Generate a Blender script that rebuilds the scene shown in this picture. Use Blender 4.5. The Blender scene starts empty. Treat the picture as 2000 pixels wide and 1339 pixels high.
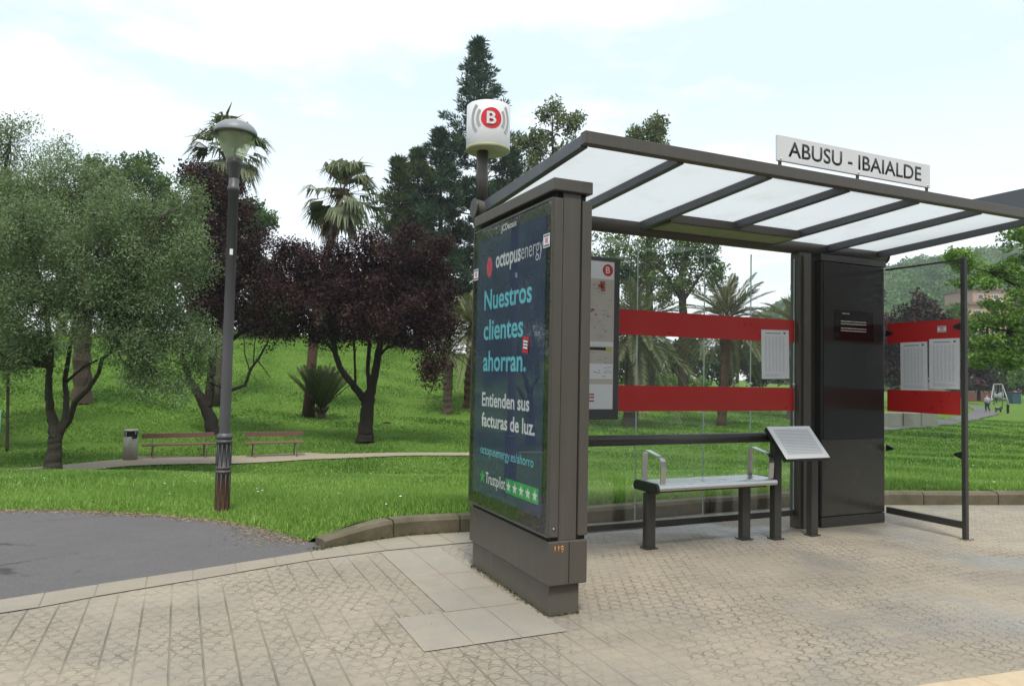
import bpy, bmesh, math, random
import numpy as np
from mathutils import Vector, Matrix
rnd = random.Random(7)
rng = np.random.default_rng(11)
SC = bpy.context.scene
COL = SC.collection

# ------------------------------------------------------------------ camera
CAM_H = 1.45
YAW, PITCH, ROLL, FPX = 0.424587, 0.0435314, 0.0196647, 1427.58
cy_, sy_, cp_, sp_ = math.cos(YAW), math.sin(YAW), math.cos(PITCH), math.sin(PITCH)
_f = np.array([sy_*cp_, cy_*cp_, sp_]); _r = np.array([cy_, -sy_, 0.0]); _u = np.cross(_r, _f)
_c, _s = math.cos(ROLL), math.sin(ROLL)
RIGHT, UP, FWD = _c*_r + _s*_u, -_s*_r + _c*_u, _f
cam_data = bpy.data.cameras.new("camera")
cam_data.sensor_width = 36.0
cam_data.lens = 36.0*FPX/2000.0
cam_data.clip_start, cam_data.clip_end = 0.05, 3000
cam = bpy.data.objects.new("camera", cam_data)
COL.objects.link(cam)
cam.matrix_world = Matrix(((RIGHT[0], UP[0], -FWD[0], 0), (RIGHT[1], UP[1], -FWD[1], 0),
                           (RIGHT[2], UP[2], -FWD[2], CAM_H), (0, 0, 0, 1)))
SC.camera = cam

# ------------------------------------------------------------------ sky, sun, exposure
SUN_EL, SUN_AZ = math.radians(62), math.radians(198)      # azimuth clockwise from +Y
world = bpy.data.worlds.new("World"); SC.world = world
world.use_nodes = True
wn = world.node_tree; wn.nodes.clear()
def wnode(t, **k):
    n = wn.nodes.new(t)
    for a, b in k.items(): setattr(n, a, b)
    return n
sky = wnode('ShaderNodeTexSky', sky_type='NISHITA', sun_disc=False, sun_elevation=SUN_EL, sun_rotation=SUN_AZ)
sky.air_density, sky.dust_density, sky.ozone_density = 1.0, 2.5, 1.0
tc = wnode('ShaderNodeTexCoord')
mp = wnode('ShaderNodeMapping'); mp.inputs['Scale'].default_value = (1.0, 1.0, 2.6)
mp.inputs['Location'].default_value = (0.35, 0.1, 0.0)
nz = wnode('ShaderNodeTexNoise'); nz.inputs['Scale'].default_value = 2.3; nz.inputs['Detail'].default_value = 9; nz.inputs['Roughness'].default_value = 0.58
cr = wnode('ShaderNodeValToRGB'); cr.color_ramp.elements[0].position = 0.48; cr.color_ramp.elements[1].position = 0.72
sep = wnode('ShaderNodeSeparateXYZ')
low = wnode('ShaderNodeMapRange'); low.inputs['From Min'].default_value = 0.02; low.inputs['From Max'].default_value = 0.36
low.inputs['To Min'].default_value = 1.0; low.inputs['To Max'].default_value = 0.0
add = wnode('ShaderNodeMath', operation='ADD', use_clamp=True)
veil = wnode('ShaderNodeMixRGB'); veil.inputs['Fac'].default_value = 0.80
veil.inputs['Color2'].default_value = (7.5, 8.85, 9.65, 1)
cl = wnode('ShaderNodeMixRGB'); cl.inputs['Color2'].default_value = (11.5, 11.6, 11.8, 1)
bg = wnode('ShaderNodeBackground'); bg.inputs['Strength'].default_value = 0.1
wo = wnode('ShaderNodeOutputWorld')
L = wn.links.new
L(tc.outputs['Generated'], mp.inputs['Vector']); L(mp.outputs[0], nz.inputs['Vector']); L(nz.outputs['Fac'], cr.inputs['Fac'])
L(tc.outputs['Generated'], sep.inputs[0]); L(sep.outputs['Z'], low.inputs['Value'])
mul = wnode('ShaderNodeMath', operation='MULTIPLY'); mul.inputs[1].default_value = 0.75
L(low.outputs[0], mul.inputs[0]); L(mul.outputs[0], add.inputs[0]); L(cr.outputs['Color'], add.inputs[1])
L(sky.outputs[0], veil.inputs['Color1']); L(veil.outputs[0], cl.inputs['Color1']); L(add.outputs[0], cl.inputs['Fac'])
L(cl.outputs[0], bg.inputs['Color']); L(bg.outputs[0], wo.inputs['Surface'])

sun_data = bpy.data.lights.new("sun", 'SUN'); sun_data.energy = 2.7; sun_data.angle = math.radians(11); sun_data.color = (1.0, 0.95, 0.86)
sun = bpy.data.objects.new("sun", sun_data); COL.objects.link(sun)
sd = Vector((math.sin(SUN_AZ)*math.cos(SUN_EL), math.cos(SUN_AZ)*math.cos(SUN_EL), math.sin(SUN_EL)))
sun.rotation_euler = sd.to_track_quat('Z', 'Y').to_euler()
SC.view_settings.view_transform = 'Standard'; SC.view_settings.look = 'None'
SC.view_settings.exposure = 0.42; SC.view_settings.gamma = 1.0; SC.view_settings.use_curve_mapping = False
SC.cycles.max_bounces = 8; SC.cycles.transparent_max_bounces = 16; SC.cycles.diffuse_bounces = 3
SC.cycles.caustics_reflective = False; SC.cycles.caustics_refractive = False
SC.cycles.sample_clamp_indirect = 6.0

# ------------------------------------------------------------------ placing helpers
def ray(px, py):
    return RIGHT*(px-1000)/FPX + UP*(669.5-py)/FPX + FWD
def P(px, py, t):                       # the point seen at photo pixel (px,py), t metres along the view axis
    return np.array([0, 0, CAM_H]) + ray(px, py)*t
def smooth(a, b, x):
    s = np.clip((np.asarray(x, float)-a)/(b-a), 0, 1); return s*s*(3-2*s)
AK = np.array([-1.6, -.63, -.35, -.20, -.10, .15, .30, .42, .52, 1.2, 3.0])          # sideways slope of the view ray
TK = np.array([19, 24, 30, 38, 43, 50, 65, 95, 140])                                     # metres along the view axis
ZK = np.array([[-1.2, -.9, .2, 1.0, 1.7, 2.7, 4.3, 4.6, 4.6], [-1.22, -1.1, .0, .9, 1.6, 2.6, 4.3, 4.6, 4.6], [-1.25, -1.2, -.98, -.62, .2, 1.7, 4.9, 5.4, 5.4],
               [-1.25, -1.25, -1.1, -.80, -.1, 1.2, 4.3, 5.0, 5.0], [-1.25, -1.25, -1.15, -.86, -.3, .8, 3.3, 4.0, 4.0], [-1.05, -1.25, -1.25, -1.25, -1.2, -.8, .2, .95, 1.0],
               [-1.0, -1.2, -1.25, -1.25, -1.25, -1.1, -.6, .5, .8], [-.85, -1.08, -1.25, -1.25, -1.25, -1.25, -.9, -.3, -.2], [-.66, -.92, -1.18, -1.25, -1.25, -1.25, -1.25, -1.25, -1.25],
               [-.6, -.9, -1.15, -1.3, -1.3, -1.3, -1.3, -1.3, -1.3], [-.6, -.9, -1.15, -1.3, -1.3, -1.3, -1.3, -1.3, -1.3]])
EDGE = [(-60, 18), (-20, 12), (-9, 10.4), (-4, 9.5), (-1.58, 8.74), (-1.034, 8.56), (-.516, 8.25), (-.052, 7.90), (.349, 7.53), (.678, 7.08),
        (.89, 6.66), (1.0, 6.44), (1.13, 6.30), (1.45, 6.40), (1.87, 6.54), (2.46, 6.49), (3.75, 6.45), (5.1, 6.52), (6.6, 6.53), (7.80, 6.23), (9.42, 5.70), (12.1, 4.98), (20.1, 3.55), (60, -.2)]
EAZ = np.array([math.atan2(x, y) for x, y in EDGE]); ERD = np.array([math.hypot(x, y) for x, y in EDGE])
def edge_r(az): return np.interp(az, EAZ, ERD)
def gz(X, Y):                           # height of the lawn and the park ground
    X = np.asarray(X, float); Y = np.asarray(Y, float); shp = np.broadcast(X, Y).shape
    X, Y = np.broadcast_to(X, shp).ravel(), np.broadcast_to(Y, shp).ravel()
    t = np.maximum(X*sy_ + Y*cy_, .5); lat = X*cy_ - Y*sy_
    a = np.clip(lat/t, AK[0], AK[-1]-1e-6); d = np.hypot(X, Y) - edge_r(np.arctan2(X, Y))
    i = np.clip(np.searchsorted(AK, a, side='right')-1, 0, len(AK)-2); f = (a-AK[i])/(AK[i+1]-AK[i]); f = f*f*(3-2*f)
    tc_ = np.clip(t, TK[0], TK[-1]-1e-6); j = np.clip(np.searchsorted(TK, tc_, side='right')-1, 0, len(TK)-2); g = (tc_-TK[j])/(TK[j+1]-TK[j])
    z = (ZK[i, j]*(1-g)+ZK[i, j+1]*g)*(1-f)+(ZK[i+1, j]*(1-g)+ZK[i+1, j+1]*g)*f
    te = np.maximum(t-d*.92, 2.0); q = np.clip((t-te)/np.maximum(TK[0]-te, 1.0), 0, 1); q = np.where(d <= 0, 0, q)
    rise = -.035*(1-smooth(.0, .10, d))*(X < 1.05) + (.015 + .125*smooth(.9, 1.5, X))*(1-smooth(.4, 3.5, d))
    und = .035*np.sin(X*.9+Y*.5)*smooth(.8, 3, d)*np.cos(Y*.7)
    return (z*np.where(q < 1, q**1.15, 1) + rise + und).reshape(shp)
def G(px, t):                           # ground point seen at photo column px, t metres along the view axis
    p = P(px, 731.7+(px-1000)*.01967, t); return np.array([p[0], p[1], float(gz(p[0], p[1]))])

# ------------------------------------------------------------------ materials
def srgb(r, g, b):
    f = lambda c: (c/255/12.92) if c/255 <= .04045 else ((c/255+.055)/1.055)**2.4
    return (f(r), f(g), f(b))
class NT:
    def __init__(s, name):
        s.m = bpy.data.materials.new(name); s.m.use_nodes = True; s.t = s.m.node_tree; s.t.nodes.clear()
        s.out = s.n('ShaderNodeOutputMaterial')
    def n(s, t, inp=None, **k):
        n = s.t.nodes.new(t)
        for a, b in k.items(): setattr(n, a, b)
        for a, b in (inp or {}).items(): s.set(n, a, b)
        return n
    def set(s, n, key, v):
        i = n.inputs[key]
        if isinstance(v, bpy.types.NodeSocket): s.t.links.new(v, i)
        elif hasattr(i.default_value, '__len__') and len(i.default_value) == 4 and len(v) == 3: i.default_value = (*v, 1)
        else: i.default_value = v
    def math(s, op, a, b=None, clamp=False):
        n = s.n('ShaderNodeMath', operation=op, use_clamp=clamp); s.set(n, 0, a)
        if b is not None: s.set(n, 1, b)
        return n.outputs[0]
    def mix(s, f, a, b, bt='MIX'):
        n = s.n('ShaderNodeMixRGB', {'Fac': f, 'Color1': a, 'Color2': b}, blend_type=bt); return n.outputs[0]
    def noise(s, scale, detail=4, rough=.55, vec=None, dist=0):
        n = s.n('ShaderNodeTexNoise', {'Scale': scale, 'Detail': detail, 'Roughness': rough, 'Distortion': dist})
        if vec is None: vec = s.pos()
        s.set(n, 'Vector', vec); return n.outputs['Fac']
    def pos(s):
        if not hasattr(s, '_p'): s._p = s.n('ShaderNodeNewGeometry').outputs['Position']
        return s._p
    def obj(s):
        if not hasattr(s, '_o'): s._o = s.n('ShaderNodeTexCoord').outputs['Object']
        return s._o
    def scl(s, v, sc):
        n = s.n('ShaderNodeMapping', {'Vector': v, 'Scale': sc}); return n.outputs[0]
    def ramp(s, f, stops):
        n = s.n('ShaderNodeValToRGB'); e = n.color_ramp.elements
        while len(e) < len(stops): e.new(.5)
        for q, (p, c) in zip(e, stops): q.position = p; q.color = (*c, 1)
        s.set(n, 'Fac', f); return n.outputs['Color']
    def rng(s, f, a, b, c, d):
        n = s.n('ShaderNodeMapRange', {'Value': f, 'From Min': a, 'From Max': b, 'To Min': c, 'To Max': d}); return n.outputs[0]
    def bump(s, h, strength, dist=.01):
        n = s.n('ShaderNodeBump', {'Height': h, 'Strength': strength, 'Distance': dist}); return n.outputs[0]
    def bsdf(s, col, rough=.5, metal=0., spec=.5, normal=None, **k):
        n = s.n('ShaderNodeBsdfPrincipled', {'Base Color': col, 'Roughness': rough, 'Metallic': metal, 'Specular IOR Level': spec})
        if normal is not None: s.set(n, 'Normal', normal)
        for a, b in k.items(): s.set(n, a, b)
        s.t.links.new(n.outputs[0], s.out.inputs['Surface']); return n
def plain(name, col, rough=.5, metal=0., var=.12, scale=9., bump=0., spec=.5, coat=0.):
    N = NT(name)
    f = N.noise(scale, 5)
    c = N.mix(f, tuple(x*(1-var) for x in col), tuple(min(1, x*(1+var)) for x in col))
    r = N.rng(N.noise(scale*2.3, 3), .3, .7, max(0, rough-.08), min(1, rough+.08))
    nm = N.bump(N.noise(scale*12, 4), bump, .004) if bump else None
    N.bsdf(c, r, metal, spec, nm, **({'Coat Weight': coat} if coat else {}))
    return N.m
def leafmat(name, stops, trans=.3, rough=.55, spec=.25):
    N = NT(name)
    a = N.n('ShaderNodeAttribute', attribute_name='tone')
    c = N.ramp(a.outputs['Fac'], stops)
    b = N.n('ShaderNodeBsdfPrincipled', {'Base Color': c, 'Roughness': rough, 'Specular IOR Level': spec})
    tr = N.n('ShaderNodeBsdfTranslucent', {'Color': N.mix(.5, c, (1., 1., .35), 'MULTIPLY')})
    mx = N.n('ShaderNodeMixShader', {0: trans}); N.t.links.new(b.outputs[0], mx.inputs[1]); N.t.links.new(tr.outputs[0], mx.inputs[2])
    N.t.links.new(mx.outputs[0], N.out.inputs['Surface']); return N.m
def glassmat(name, tint=(.97, .99, .98), ior=1.5, rough=0.0, dirt=.03):
    N = NT(name)
    tr = N.n('ShaderNodeBsdfTransparent', {'Color': tint})
    gl = N.n('ShaderNodeBsdfGlossy', {'Color': (1, 1, 1), 'Roughness': rough})
    df = N.n('ShaderNodeBsdfDiffuse', {'Color': (.75, .75, .72)})
    bf = N.n('ShaderNodeNewGeometry').outputs['Backfacing']; fr = N.n('ShaderNodeFresnel', {'IOR': N.rng(bf, 0, 1, ior, 1/ior)})
    d = N.rng(N.noise(3.0, 6), .45, .75, 0, dirt*2)
    m0 = N.n('ShaderNodeMixShader', {0: d}); N.t.links.new(tr.outputs[0], m0.inputs[1]); N.t.links.new(df.outputs[0], m0.inputs[2])
    m1 = N.n('ShaderNodeMixShader', {0: fr.outputs[0]}); N.t.links.new(m0.outputs[0], m1.inputs[1]); N.t.links.new(gl.outputs[0], m1.inputs[2])
    N.t.links.new(m1.outputs[0], N.out.inputs['Surface']); return N.m
def barkmat(name, a, b, sc=(30, 30, 6)):
    N = NT(name); v = N.scl(N.obj(), sc)
    f = N.noise(1, 6, .65, v); g = N.noise(2.0, 3)
    c = N.mix(g, N.mix(f, a, b), tuple(x*.7 for x in b)); N.bsdf(c, .9, normal=N.bump(N.math('ADD', f, N.noise(3, 5, .7, v)), 1., .06), spec=.1); return N.m
M = {}
def weathered(name, col, rough):
    N = NT(name); f = N.noise(3, 5); st = N.noise(1, 6, .65, N.scl(N.pos(), (26, 26, 1.1))); gr = N.noise(45, 4, .7)
    c = N.mix(f, tuple(x*.92 for x in col), tuple(x*1.08 for x in col)); c = N.mix(N.rng(st, .52, .72, 0, .35), c, tuple(x*1.55+.01 for x in col)); c = N.mix(N.rng(gr, .60, .75, 0, .25), c, tuple(x*.55 for x in col))
    z = N.n('ShaderNodeSeparateXYZ', {0: N.pos()}).outputs['Z']; dirt = N.math('MULTIPLY', N.rng(N.math('ADD', z, N.math('MULTIPLY', N.noise(9, 6, .7), .16)), .06, .26, 1, 0), .55); c = N.mix(dirt, c, (.12, .105, .08))
    N.bsdf(c, N.rng(st, .3, .75, rough-.06, rough+.16), spec=.45, normal=N.bump(gr, .05, .002)); return N.m
M['taupe'] = weathered('taupe_paint', (.084, .076, .065), .42)
M['taupe_dark'] = plain('dark_taupe_paint', (.044, .042, .039), .38, var=.08, scale=3)
M['black'] = plain('black_plastic', (.012, .013, .014), .45, var=.1)
M['gap'] = plain('black_rubber', (.006, .006, .007), .7)
M['slate'] = plain('slate_metal', (.085, .092, .102), .45, var=.08, scale=2)
M['steel'] = plain('brushed_steel', (.62, .61, .60), .33, 1.0, .03, 2)
M['steel_dull'] = plain('perforated_steel', (.70, .69, .68), .42, .6, .04, 10)
M['white'] = plain('white_enamel', (.68, .68, .68), .35, var=.04, scale=4)
M['dirtywhite'] = plain('mossy_enamel', (.38, .40, .22), .6, var=.25, scale=8)
M['sign_red'] = plain('sign_red', (.60, .02, .03), .4, var=.05)
M['sign_grey'] = plain('sign_grey', (.36, .36, .36), .4, var=.05)
M['ink'] = plain('black_ink', (.015, .015, .018), .5)
M['cream_text'] = plain('white_print', (.72, .74, .74), .5, var=.03)
M['cyan_text'] = plain('cyan_print', (.16, .60, .68), .5, var=.03)
M['green_print'] = plain('green_print', (.03, .38, .10), .5, var=.03)
M['poster'] = plain('navy_poster', (.018, .036, .088), .7, var=.10, scale=1.2, coat=0)
M['paper'] = plain('white_paper', (.74, .76, .78), .6, var=.03, scale=5)
M['paper_print'] = plain('grey_print', (.50, .52, .54), .6, var=.05)
M['paper_warm'] = plain('printed_map', (.52, .49, .44), .5, var=.10, scale=9)
M['band_red'] = plain('red_film', (.52, .024, .022), .35, var=.07, scale=3, coat=.3)
M['orange'] = plain('orange_paint', (.55, .22, .05), .5)
M['pink'] = plain('pink_print', (.55, .10, .14), .5)
M['yellow'] = plain('yellow_print', (.6, .5, .05), .5)
M['kiosk_glass'] = plain('smoked_glass', (.026, .029, .028), .15, var=.05, spec=.5)
M['lamp_pole'] = None
M['glass'] = glassmat('clear_glass', dirt=.010)
M['poster_glass'] = glassmat('poster_glass', (1, 1, 1), 1.33, dirt=.0)
N = NT('lamp_glass')
_t = N.n('ShaderNodeBsdfTranslucent', {'Color': (.86, .89, .76)}); _d = N.n('ShaderNodeBsdfTransparent', {'Color': (.90, .93, .80)}); _g = N.n('ShaderNodeBsdfGlossy', {'Roughness': .08})
_m = N.n('ShaderNodeMixShader', {0: .38}); N.t.links.new(_d.outputs[0], _m.inputs[1]); N.t.links.new(_t.outputs[0], _m.inputs[2]); _k = N.n('ShaderNodeMixShader', {0: .06}); N.t.links.new(_m.outputs[0], _k.inputs[1]); N.t.links.new(_g.outputs[0], _k.inputs[2]); N.t.links.new(_k.outputs[0], N.out.inputs['Surface']); M['lamp_glass'] = N.m
N = NT('frosted_glass')
_gr = N.math('MAXIMUM', N.rng(N.noise(2.2, 7, .7), .52, .74, 0, .5), N.rng(N.noise(30, 4, .7), .64, .74, 0, .6)); _t = N.n('ShaderNodeBsdfTranslucent', {'Color': N.mix(_gr, (.50, .525, .545), (.36, .37, .35))}); _d = N.n('ShaderNodeBsdfPrincipled', {'Base Color': (.75, .79, .82), 'Roughness': .25})
_m = N.n('ShaderNodeMixShader', {0: .75}); N.t.links.new(_d.outputs[0], _m.inputs[1]); N.t.links.new(_t.outputs[0], _m.inputs[2]); N.t.links.new(_m.outputs[0], N.out.inputs['Surface'])
M['frost'] = N.m
N = NT('lit_text'); N.bsdf((.2, .2, .17), .5, **{'Emission Color': (1, .95, .8), 'Emission Strength': .10}); M['lit_text'] = N.m
# lamp post: dark grey paint, rust showing from the foot up
N = NT('lamp_post_paint')
_z = N.n('ShaderNodeSeparateXYZ', {0: N.obj()}).outputs['Z']
_rf = N.math('MULTIPLY', N.rng(N.math('ADD', _z, N.math('MULTIPLY', N.noise(7, 6, .7), .45)), .44, .66, 1, 0), N.rng(N.noise(22, 5, .7), .25, .5, .55, 1))
_c1 = N.mix(N.noise(3, 5), (.060, .060, .066), (.085, .083, .088)); _c2 = N.mix(N.noise(25, 6), (.055, .030, .020), (.16, .085, .050))
N.bsdf(N.mix(_rf, _c1, _c2), N.rng(_rf, 0, 1, .48, .9), normal=N.bump(N.noise(60, 5), .25, .004)); M['lamp_pole'] = N.m
N = NT('frosted_bowl')
_t = N.n('ShaderNodeBsdfTranslucent', {'Color': (.84, .88, .74)}); _d = N.n('ShaderNodeBsdfPrincipled', {'Base Color': (.66, .69, .58), 'Roughness': .4})
_m = N.n('ShaderNodeMixShader', {0: .5}); N.t.links.new(_d.outputs[0], _m.inputs[1]); N.t.links.new(_t.outputs[0], _m.inputs[2]); N.t.links.new(_m.outputs[0], N.out.inputs['Surface'])
M['bowl'] = N.m
M['lamp_cap'] = plain('lamp_hood_grey', (.20, .215, .225), .5, var=.12, scale=8)
M['bark_olive'] = barkmat('olive_bark', (.055, .050, .040), (.13, .115, .09))
M['bark_dark'] = barkmat('dark_bark', (.022, .019, .017), (.060, .050, .043))
M['bark_palm'] = barkmat('palm_bark', (.07, .052, .038), (.19, .15, .115), (8, 8, 40))
M['bark_red'] = barkmat('reddish_palm_bark', (.060, .038, .026), (.155, .095, .066), (10, 10, 34))
M['olive_leaf'] = leafmat('olive_leaf', [(0, (.090, .140, .058)), (.5, (.180, .258, .130)), (1, (.31, .40, .235))], .42, .6, .2)
M['plum_leaf'] = leafmat('plum_leaf', [(0, (.012, .007, .009)), (.50, (.040, .021, .026)), (.82, (.100, .048, .052)), (1, (.115, .10, .060))], .28, .65, .12)
M['green_leaf'] = leafmat('green_leaf', [(0, (.026, .056, .016)), (.5, (.065, .130, .032)), (1, (.16, .25, .07))], .38)
M['bright_leaf'] = leafmat('bright_leaf', [(0, (.060, .120, .018)), (.5, (.145, .275, .042)), (1, (.27, .42, .10))], .48)
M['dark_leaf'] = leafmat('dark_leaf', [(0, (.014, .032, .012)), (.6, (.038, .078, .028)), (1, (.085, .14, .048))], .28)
M['pale_leaf'] = leafmat('pale_leaf', [(0, (.055, .080, .028)), (.5, (.130, .170, .065)), (1, (.25, .28, .13))], .42)
M['needle'] = leafmat('blue_green_needle', [(0, (.014, .034, .020)), (.5, (.038, .078, .046)), (1, (.10, .155, .085))], .25, .6, .12)
M['needle_y'] = leafmat('olive_green_needle', [(0, (.018, .038, .012)), (.5, (.052, .084, .026)), (1, (.13, .16, .06))], .25, .6, .12)
M['fan'] = leafmat('fan_palm_leaf', [(0, (.045, .060, .026)), (.5, (.10, .125, .062)), (1, (.20, .22, .13))], .3)
M['fan_dead'] = leafmat('dead_fan_leaf', [(0, (.07, .055, .035)), (.5, (.14, .11, .065)), (1, (.26, .21, .13))], .25)
M['frond'] = leafmat('date_palm_leaf', [(0, (.045, .062, .028)), (.5, (.105, .125, .062)), (1, (.26, .25, .14))], .3)
M['grass_blade'] = leafmat('grass_blade', [(0, (.062, .128, .020)), (.5, (.185, .335, .062)), (.85, (.32, .46, .12)), (1, (.40, .40, .17))], .35, .5)
M['wood_far'] = leafmat('woodland_leaf', [(0, (.045, .095, .034)), (.5, (.115, .205, .070)), (1, (.22, .32, .12))], .38)
M['petal'] = plain('daisy_petal', (.70, .70, .66), .6)
# lawn soil and turf under the blades
N = NT('lawn_turf')
_n1 = N.noise(.35, 5, .6); _n2 = N.noise(9, 6, .7); _n3 = N.noise(60, 4, .7)
_c = N.mix(_n2, (.062, .130, .018), (.125, .225, .034)); _c = N.mix(N.rng(_n1, .35, .7, 0, .55), _c, (.190, .285, .052)); _c = N.mix(N.rng(N.noise(1, 4, .6, N.scl(N.pos(), (.12, .9, .5))), .45, .62, 0, .5), _c, (.095, .180, .024)); _c = N.mix(N.rng(N.noise(.9, 6, .7), .62, .74, 0, .45), _c, (.22, .25, .075))
_c = N.mix(N.rng(_n3, .35, .65, 0, .55), _c, (.075, .150, .022))
N.bsdf(_c, .9, spec=.1, normal=N.bump(N.math('ADD', _n3, _n2), .9, .06)); M['turf'] = N.m
# asphalt of the park path
N = NT('asphalt')
_n = N.math('ADD', N.math('MULTIPLY', N.noise(240, 3, .7), .5), N.math('MULTIPLY', N.noise(70, 4, .75), .5)); _w = N.noise(1.1, 5, .6); _st = N.noise(6, 6, .7)
_c = N.mix(_w, (.060, .056, .059), (.086, .078, .079)); _c = N.mix(N.rng(_n, .3, .75, 0, .6), _c, (.19, .18, .175)); _c = N.mix(N.rng(_st, .62, .8, 0, .35), _c, (.06, .055, .055))
_v = N.n('ShaderNodeTexVoronoi', {'Vector': N.pos(), 'Scale': 150.0}).outputs['Color']; _c = N.mix(.28, _c, _v, 'SOFT_LIGHT')
_ck = N.n('ShaderNodeTexVoronoi', {'Vector': N.scl(N.pos(), (.55, .9, 1)), 'Scale': .8}, feature='DISTANCE_TO_EDGE').outputs['Distance']
_ck = N.math('MULTIPLY', N.rng(N.math('ADD', _ck, N.math('MULTIPLY', N.math('SUBTRACT', N.noise(7, 6, .7), .5), .10)), .0, .012, 1, 0), N.rng(N.noise(.8, 3), .48, .56, 0, .8)); _c = N.mix(_ck, _c, (.03, .03, .03))
N.bsdf(_c, N.rng(_w, .35, .65, .9, .62), normal=N.bump(_n, .6, .008), spec=.35); M['asphalt'] = N.m
M['road'] = plain('road_asphalt', (.06, .06, .062), .85, var=.2, scale=30, bump=.4)
# paving tile with pressed rosette grooves, laid in strips 155 mm wide
def tile_mat(name, pattern, c0, c1):
    N = NT(name); S = .155
    xyz = N.n('ShaderNodeSeparateXYZ', {0: N.pos()})
    # slight wobble so that strips are not perfectly straight
    wob = N.math('MULTIPLY', N.math('SUBTRACT', N.noise(1.6, 3), .5), .012)
    gx = N.math('DIVIDE', N.math('ADD', xyz.outputs['X'], wob), S); gy = N.math('DIVIDE', N.math('ADD', xyz.outputs['Y'], wob), S)
    fx = N.math('SUBTRACT', N.math('MULTIPLY', N.math('FRACT', gx), 2), 1); fy = N.math('SUBTRACT', N.math('MULTIPLY', N.math('FRACT', gy), 2), 1)
    ix = N.math('FLOOR', gx); iy = N.math('FLOOR', gy)
    ax = N.math('ABSOLUTE', fx); ay = N.math('ABSOLUTE', fy)
    def groove(d, w0, w1): return N.rng(d, w0, w1, 1, 0)
    seam = groove(N.math('SUBTRACT', 1, ax), .035, .085)
    seam2 = groove(N.math('SUBTRACT', 1, ay), .025, .07)
    wn_ = N.n('ShaderNodeTexWhiteNoise', {'Vector': N.n('ShaderNodeCombineXYZ', {0: ix, 1: iy}).outputs[0]}); tr = wn_.outputs['Value']
    if pattern:
        vv = N.math('MULTIPLY', gy, 2.0); row = N.math('FLOOR', vv); fv = N.math('SUBTRACT', N.math('MULTIPLY', N.math('FRACT', vv), 2), 1)
        odd = N.math('MULTIPLY', N.math('FRACT', N.math('MULTIPLY', row, .5)), 1.0)
        fu = N.math('SUBTRACT', N.math('MULTIPLY', N.math('FRACT', N.math('ADD', N.math('MULTIPLY', gx, 2.0), odd)), 2), 1)
        rr2 = N.math('SQRT', N.math('ADD', N.math('MULTIPLY', fu, fu), N.math('MULTIPLY', fv, fv)))
        pat = groove(N.math('ABSOLUTE', N.math('SUBTRACT', rr2, .88)), .06, .22)
        brk = N.rng(N.noise(16, 5, .65), .40, .60, .12, 1); pat = N.math('MULTIPLY', pat, brk)
        wear = N.rng(N.noise(1.1, 6, .7), .38, .58, .22, 1); pat = N.math('MULTIPLY', pat, wear)
        g = N.math('MAXIMUM', pat, N.math('MAXIMUM', N.math('MULTIPLY', N.math('MULTIPLY', seam, N.rng(xyz.outputs['X'], 1.2, 3.0, 1, .35)), N.rng(N.noise(.8, 4), .42, .58, .30, 1)), N.math('MULTIPLY', seam2, .22)))
    else:
        g = N.math('MULTIPLY', 0.0, seam)
    big = N.noise(.8, 7, .66); mid = N.noise(5, 6, .65); fine = N.noise(130, 4, .7)
    c = N.mix(N.rng(big, .35, .65, 0, 1), c0, c1)
    c = N.mix(N.math('MULTIPLY', tr, .16), c, tuple(x*.72 for x in c1))
    c = N.mix(N.rng(mid, .35, .75, 0, .35), c, tuple(x*.62 for x in c0))
    c = N.mix(N.rng(fine, .3, .75, 0, .30), c, (.45, .405, .335)); c = N.mix(N.rng(N.noise(320, 2, .6), .5, .68, 0, .45), c, (.10, .09, .075))
    st = N.rng(N.noise(2.3, 7, .7, dist=.6), .60, .74, 0, .45); c = N.mix(st, c, (.13, .125, .11))
    moss = N.rng(N.noise(1.3, 5, .6), .5, .7, 0, 1)
    gc = N.mix(moss, (.110, .092, .070), (.085, .085, .042))
    c = N.mix(N.math('MULTIPLY', g, .78), c, gc)
    damp = N.math('MULTIPLY', N.rng(N.noise(.75, 5, .6, dist=.4), .50, .60, 0, 1), N.rng(xyz.outputs['X'], 2.3, 5.5, .25, 1))
    c = N.mix(N.math('MULTIPLY', damp, .35), c, (.15, .15, .155))
    rg = N.math('SUBTRACT', .80, N.math('MULTIPLY', damp, .44))
    h = N.math('SUBTRACT', N.math('MULTIPLY', fine, .25), g)
    N.bsdf(c, rg, spec=N.math('ADD', .4, N.math('MULTIPLY', damp, .6)), normal=N.bump(h, .9, .006)); return N.m
M['tiles'] = tile_mat('rosette_paving', True, (.362, .303, .226), (.200, .174, .142))
M['slab'] = tile_mat('smooth_slab', False, (.335, .290, .232), (.250, .226, .190))
M['border'] = tile_mat('border_slab', False, (.295, .253, .192), (.225, .197, .156))
M['tan_kerb'] = plain('tan_kerbstone', (.46, .36, .24), .8, var=.2, scale=14, bump=.3)
M['grout'] = plain('dark_grout', (.21, .18, .14), .95, var=.3, scale=20)
N = NT('kerb_stone'); _a = N.noise(14, 6, .7); _b = N.noise(2.2, 5)
_c = N.mix(_a, (.085, .072, .050), (.185, .156, .110)); _c = N.mix(N.rng(_b, .45, .7, 0, .7), _c, (.055, .058, .030)); N.bsdf(_c, .9, spec=.2, normal=N.bump(_a, .6, .012)); M['kerb'] = N.m
M['sand'] = plain('sandy_path', (.27, .225, .165), .9, var=.15, scale=12, bump=.3)
M['bench_wood'] = plain('weathered_red_wood', (.145, .075, .060), .75, var=.35, scale=18, bump=.3)
M['bench_iron'] = plain('rusty_cast_iron', (.13, .105, .070), .75, var=.3, scale=20)
M['bin_steel'] = plain('stained_bin_metal', (.33, .325, .28), .5, .25, var=.25, scale=8)
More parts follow.
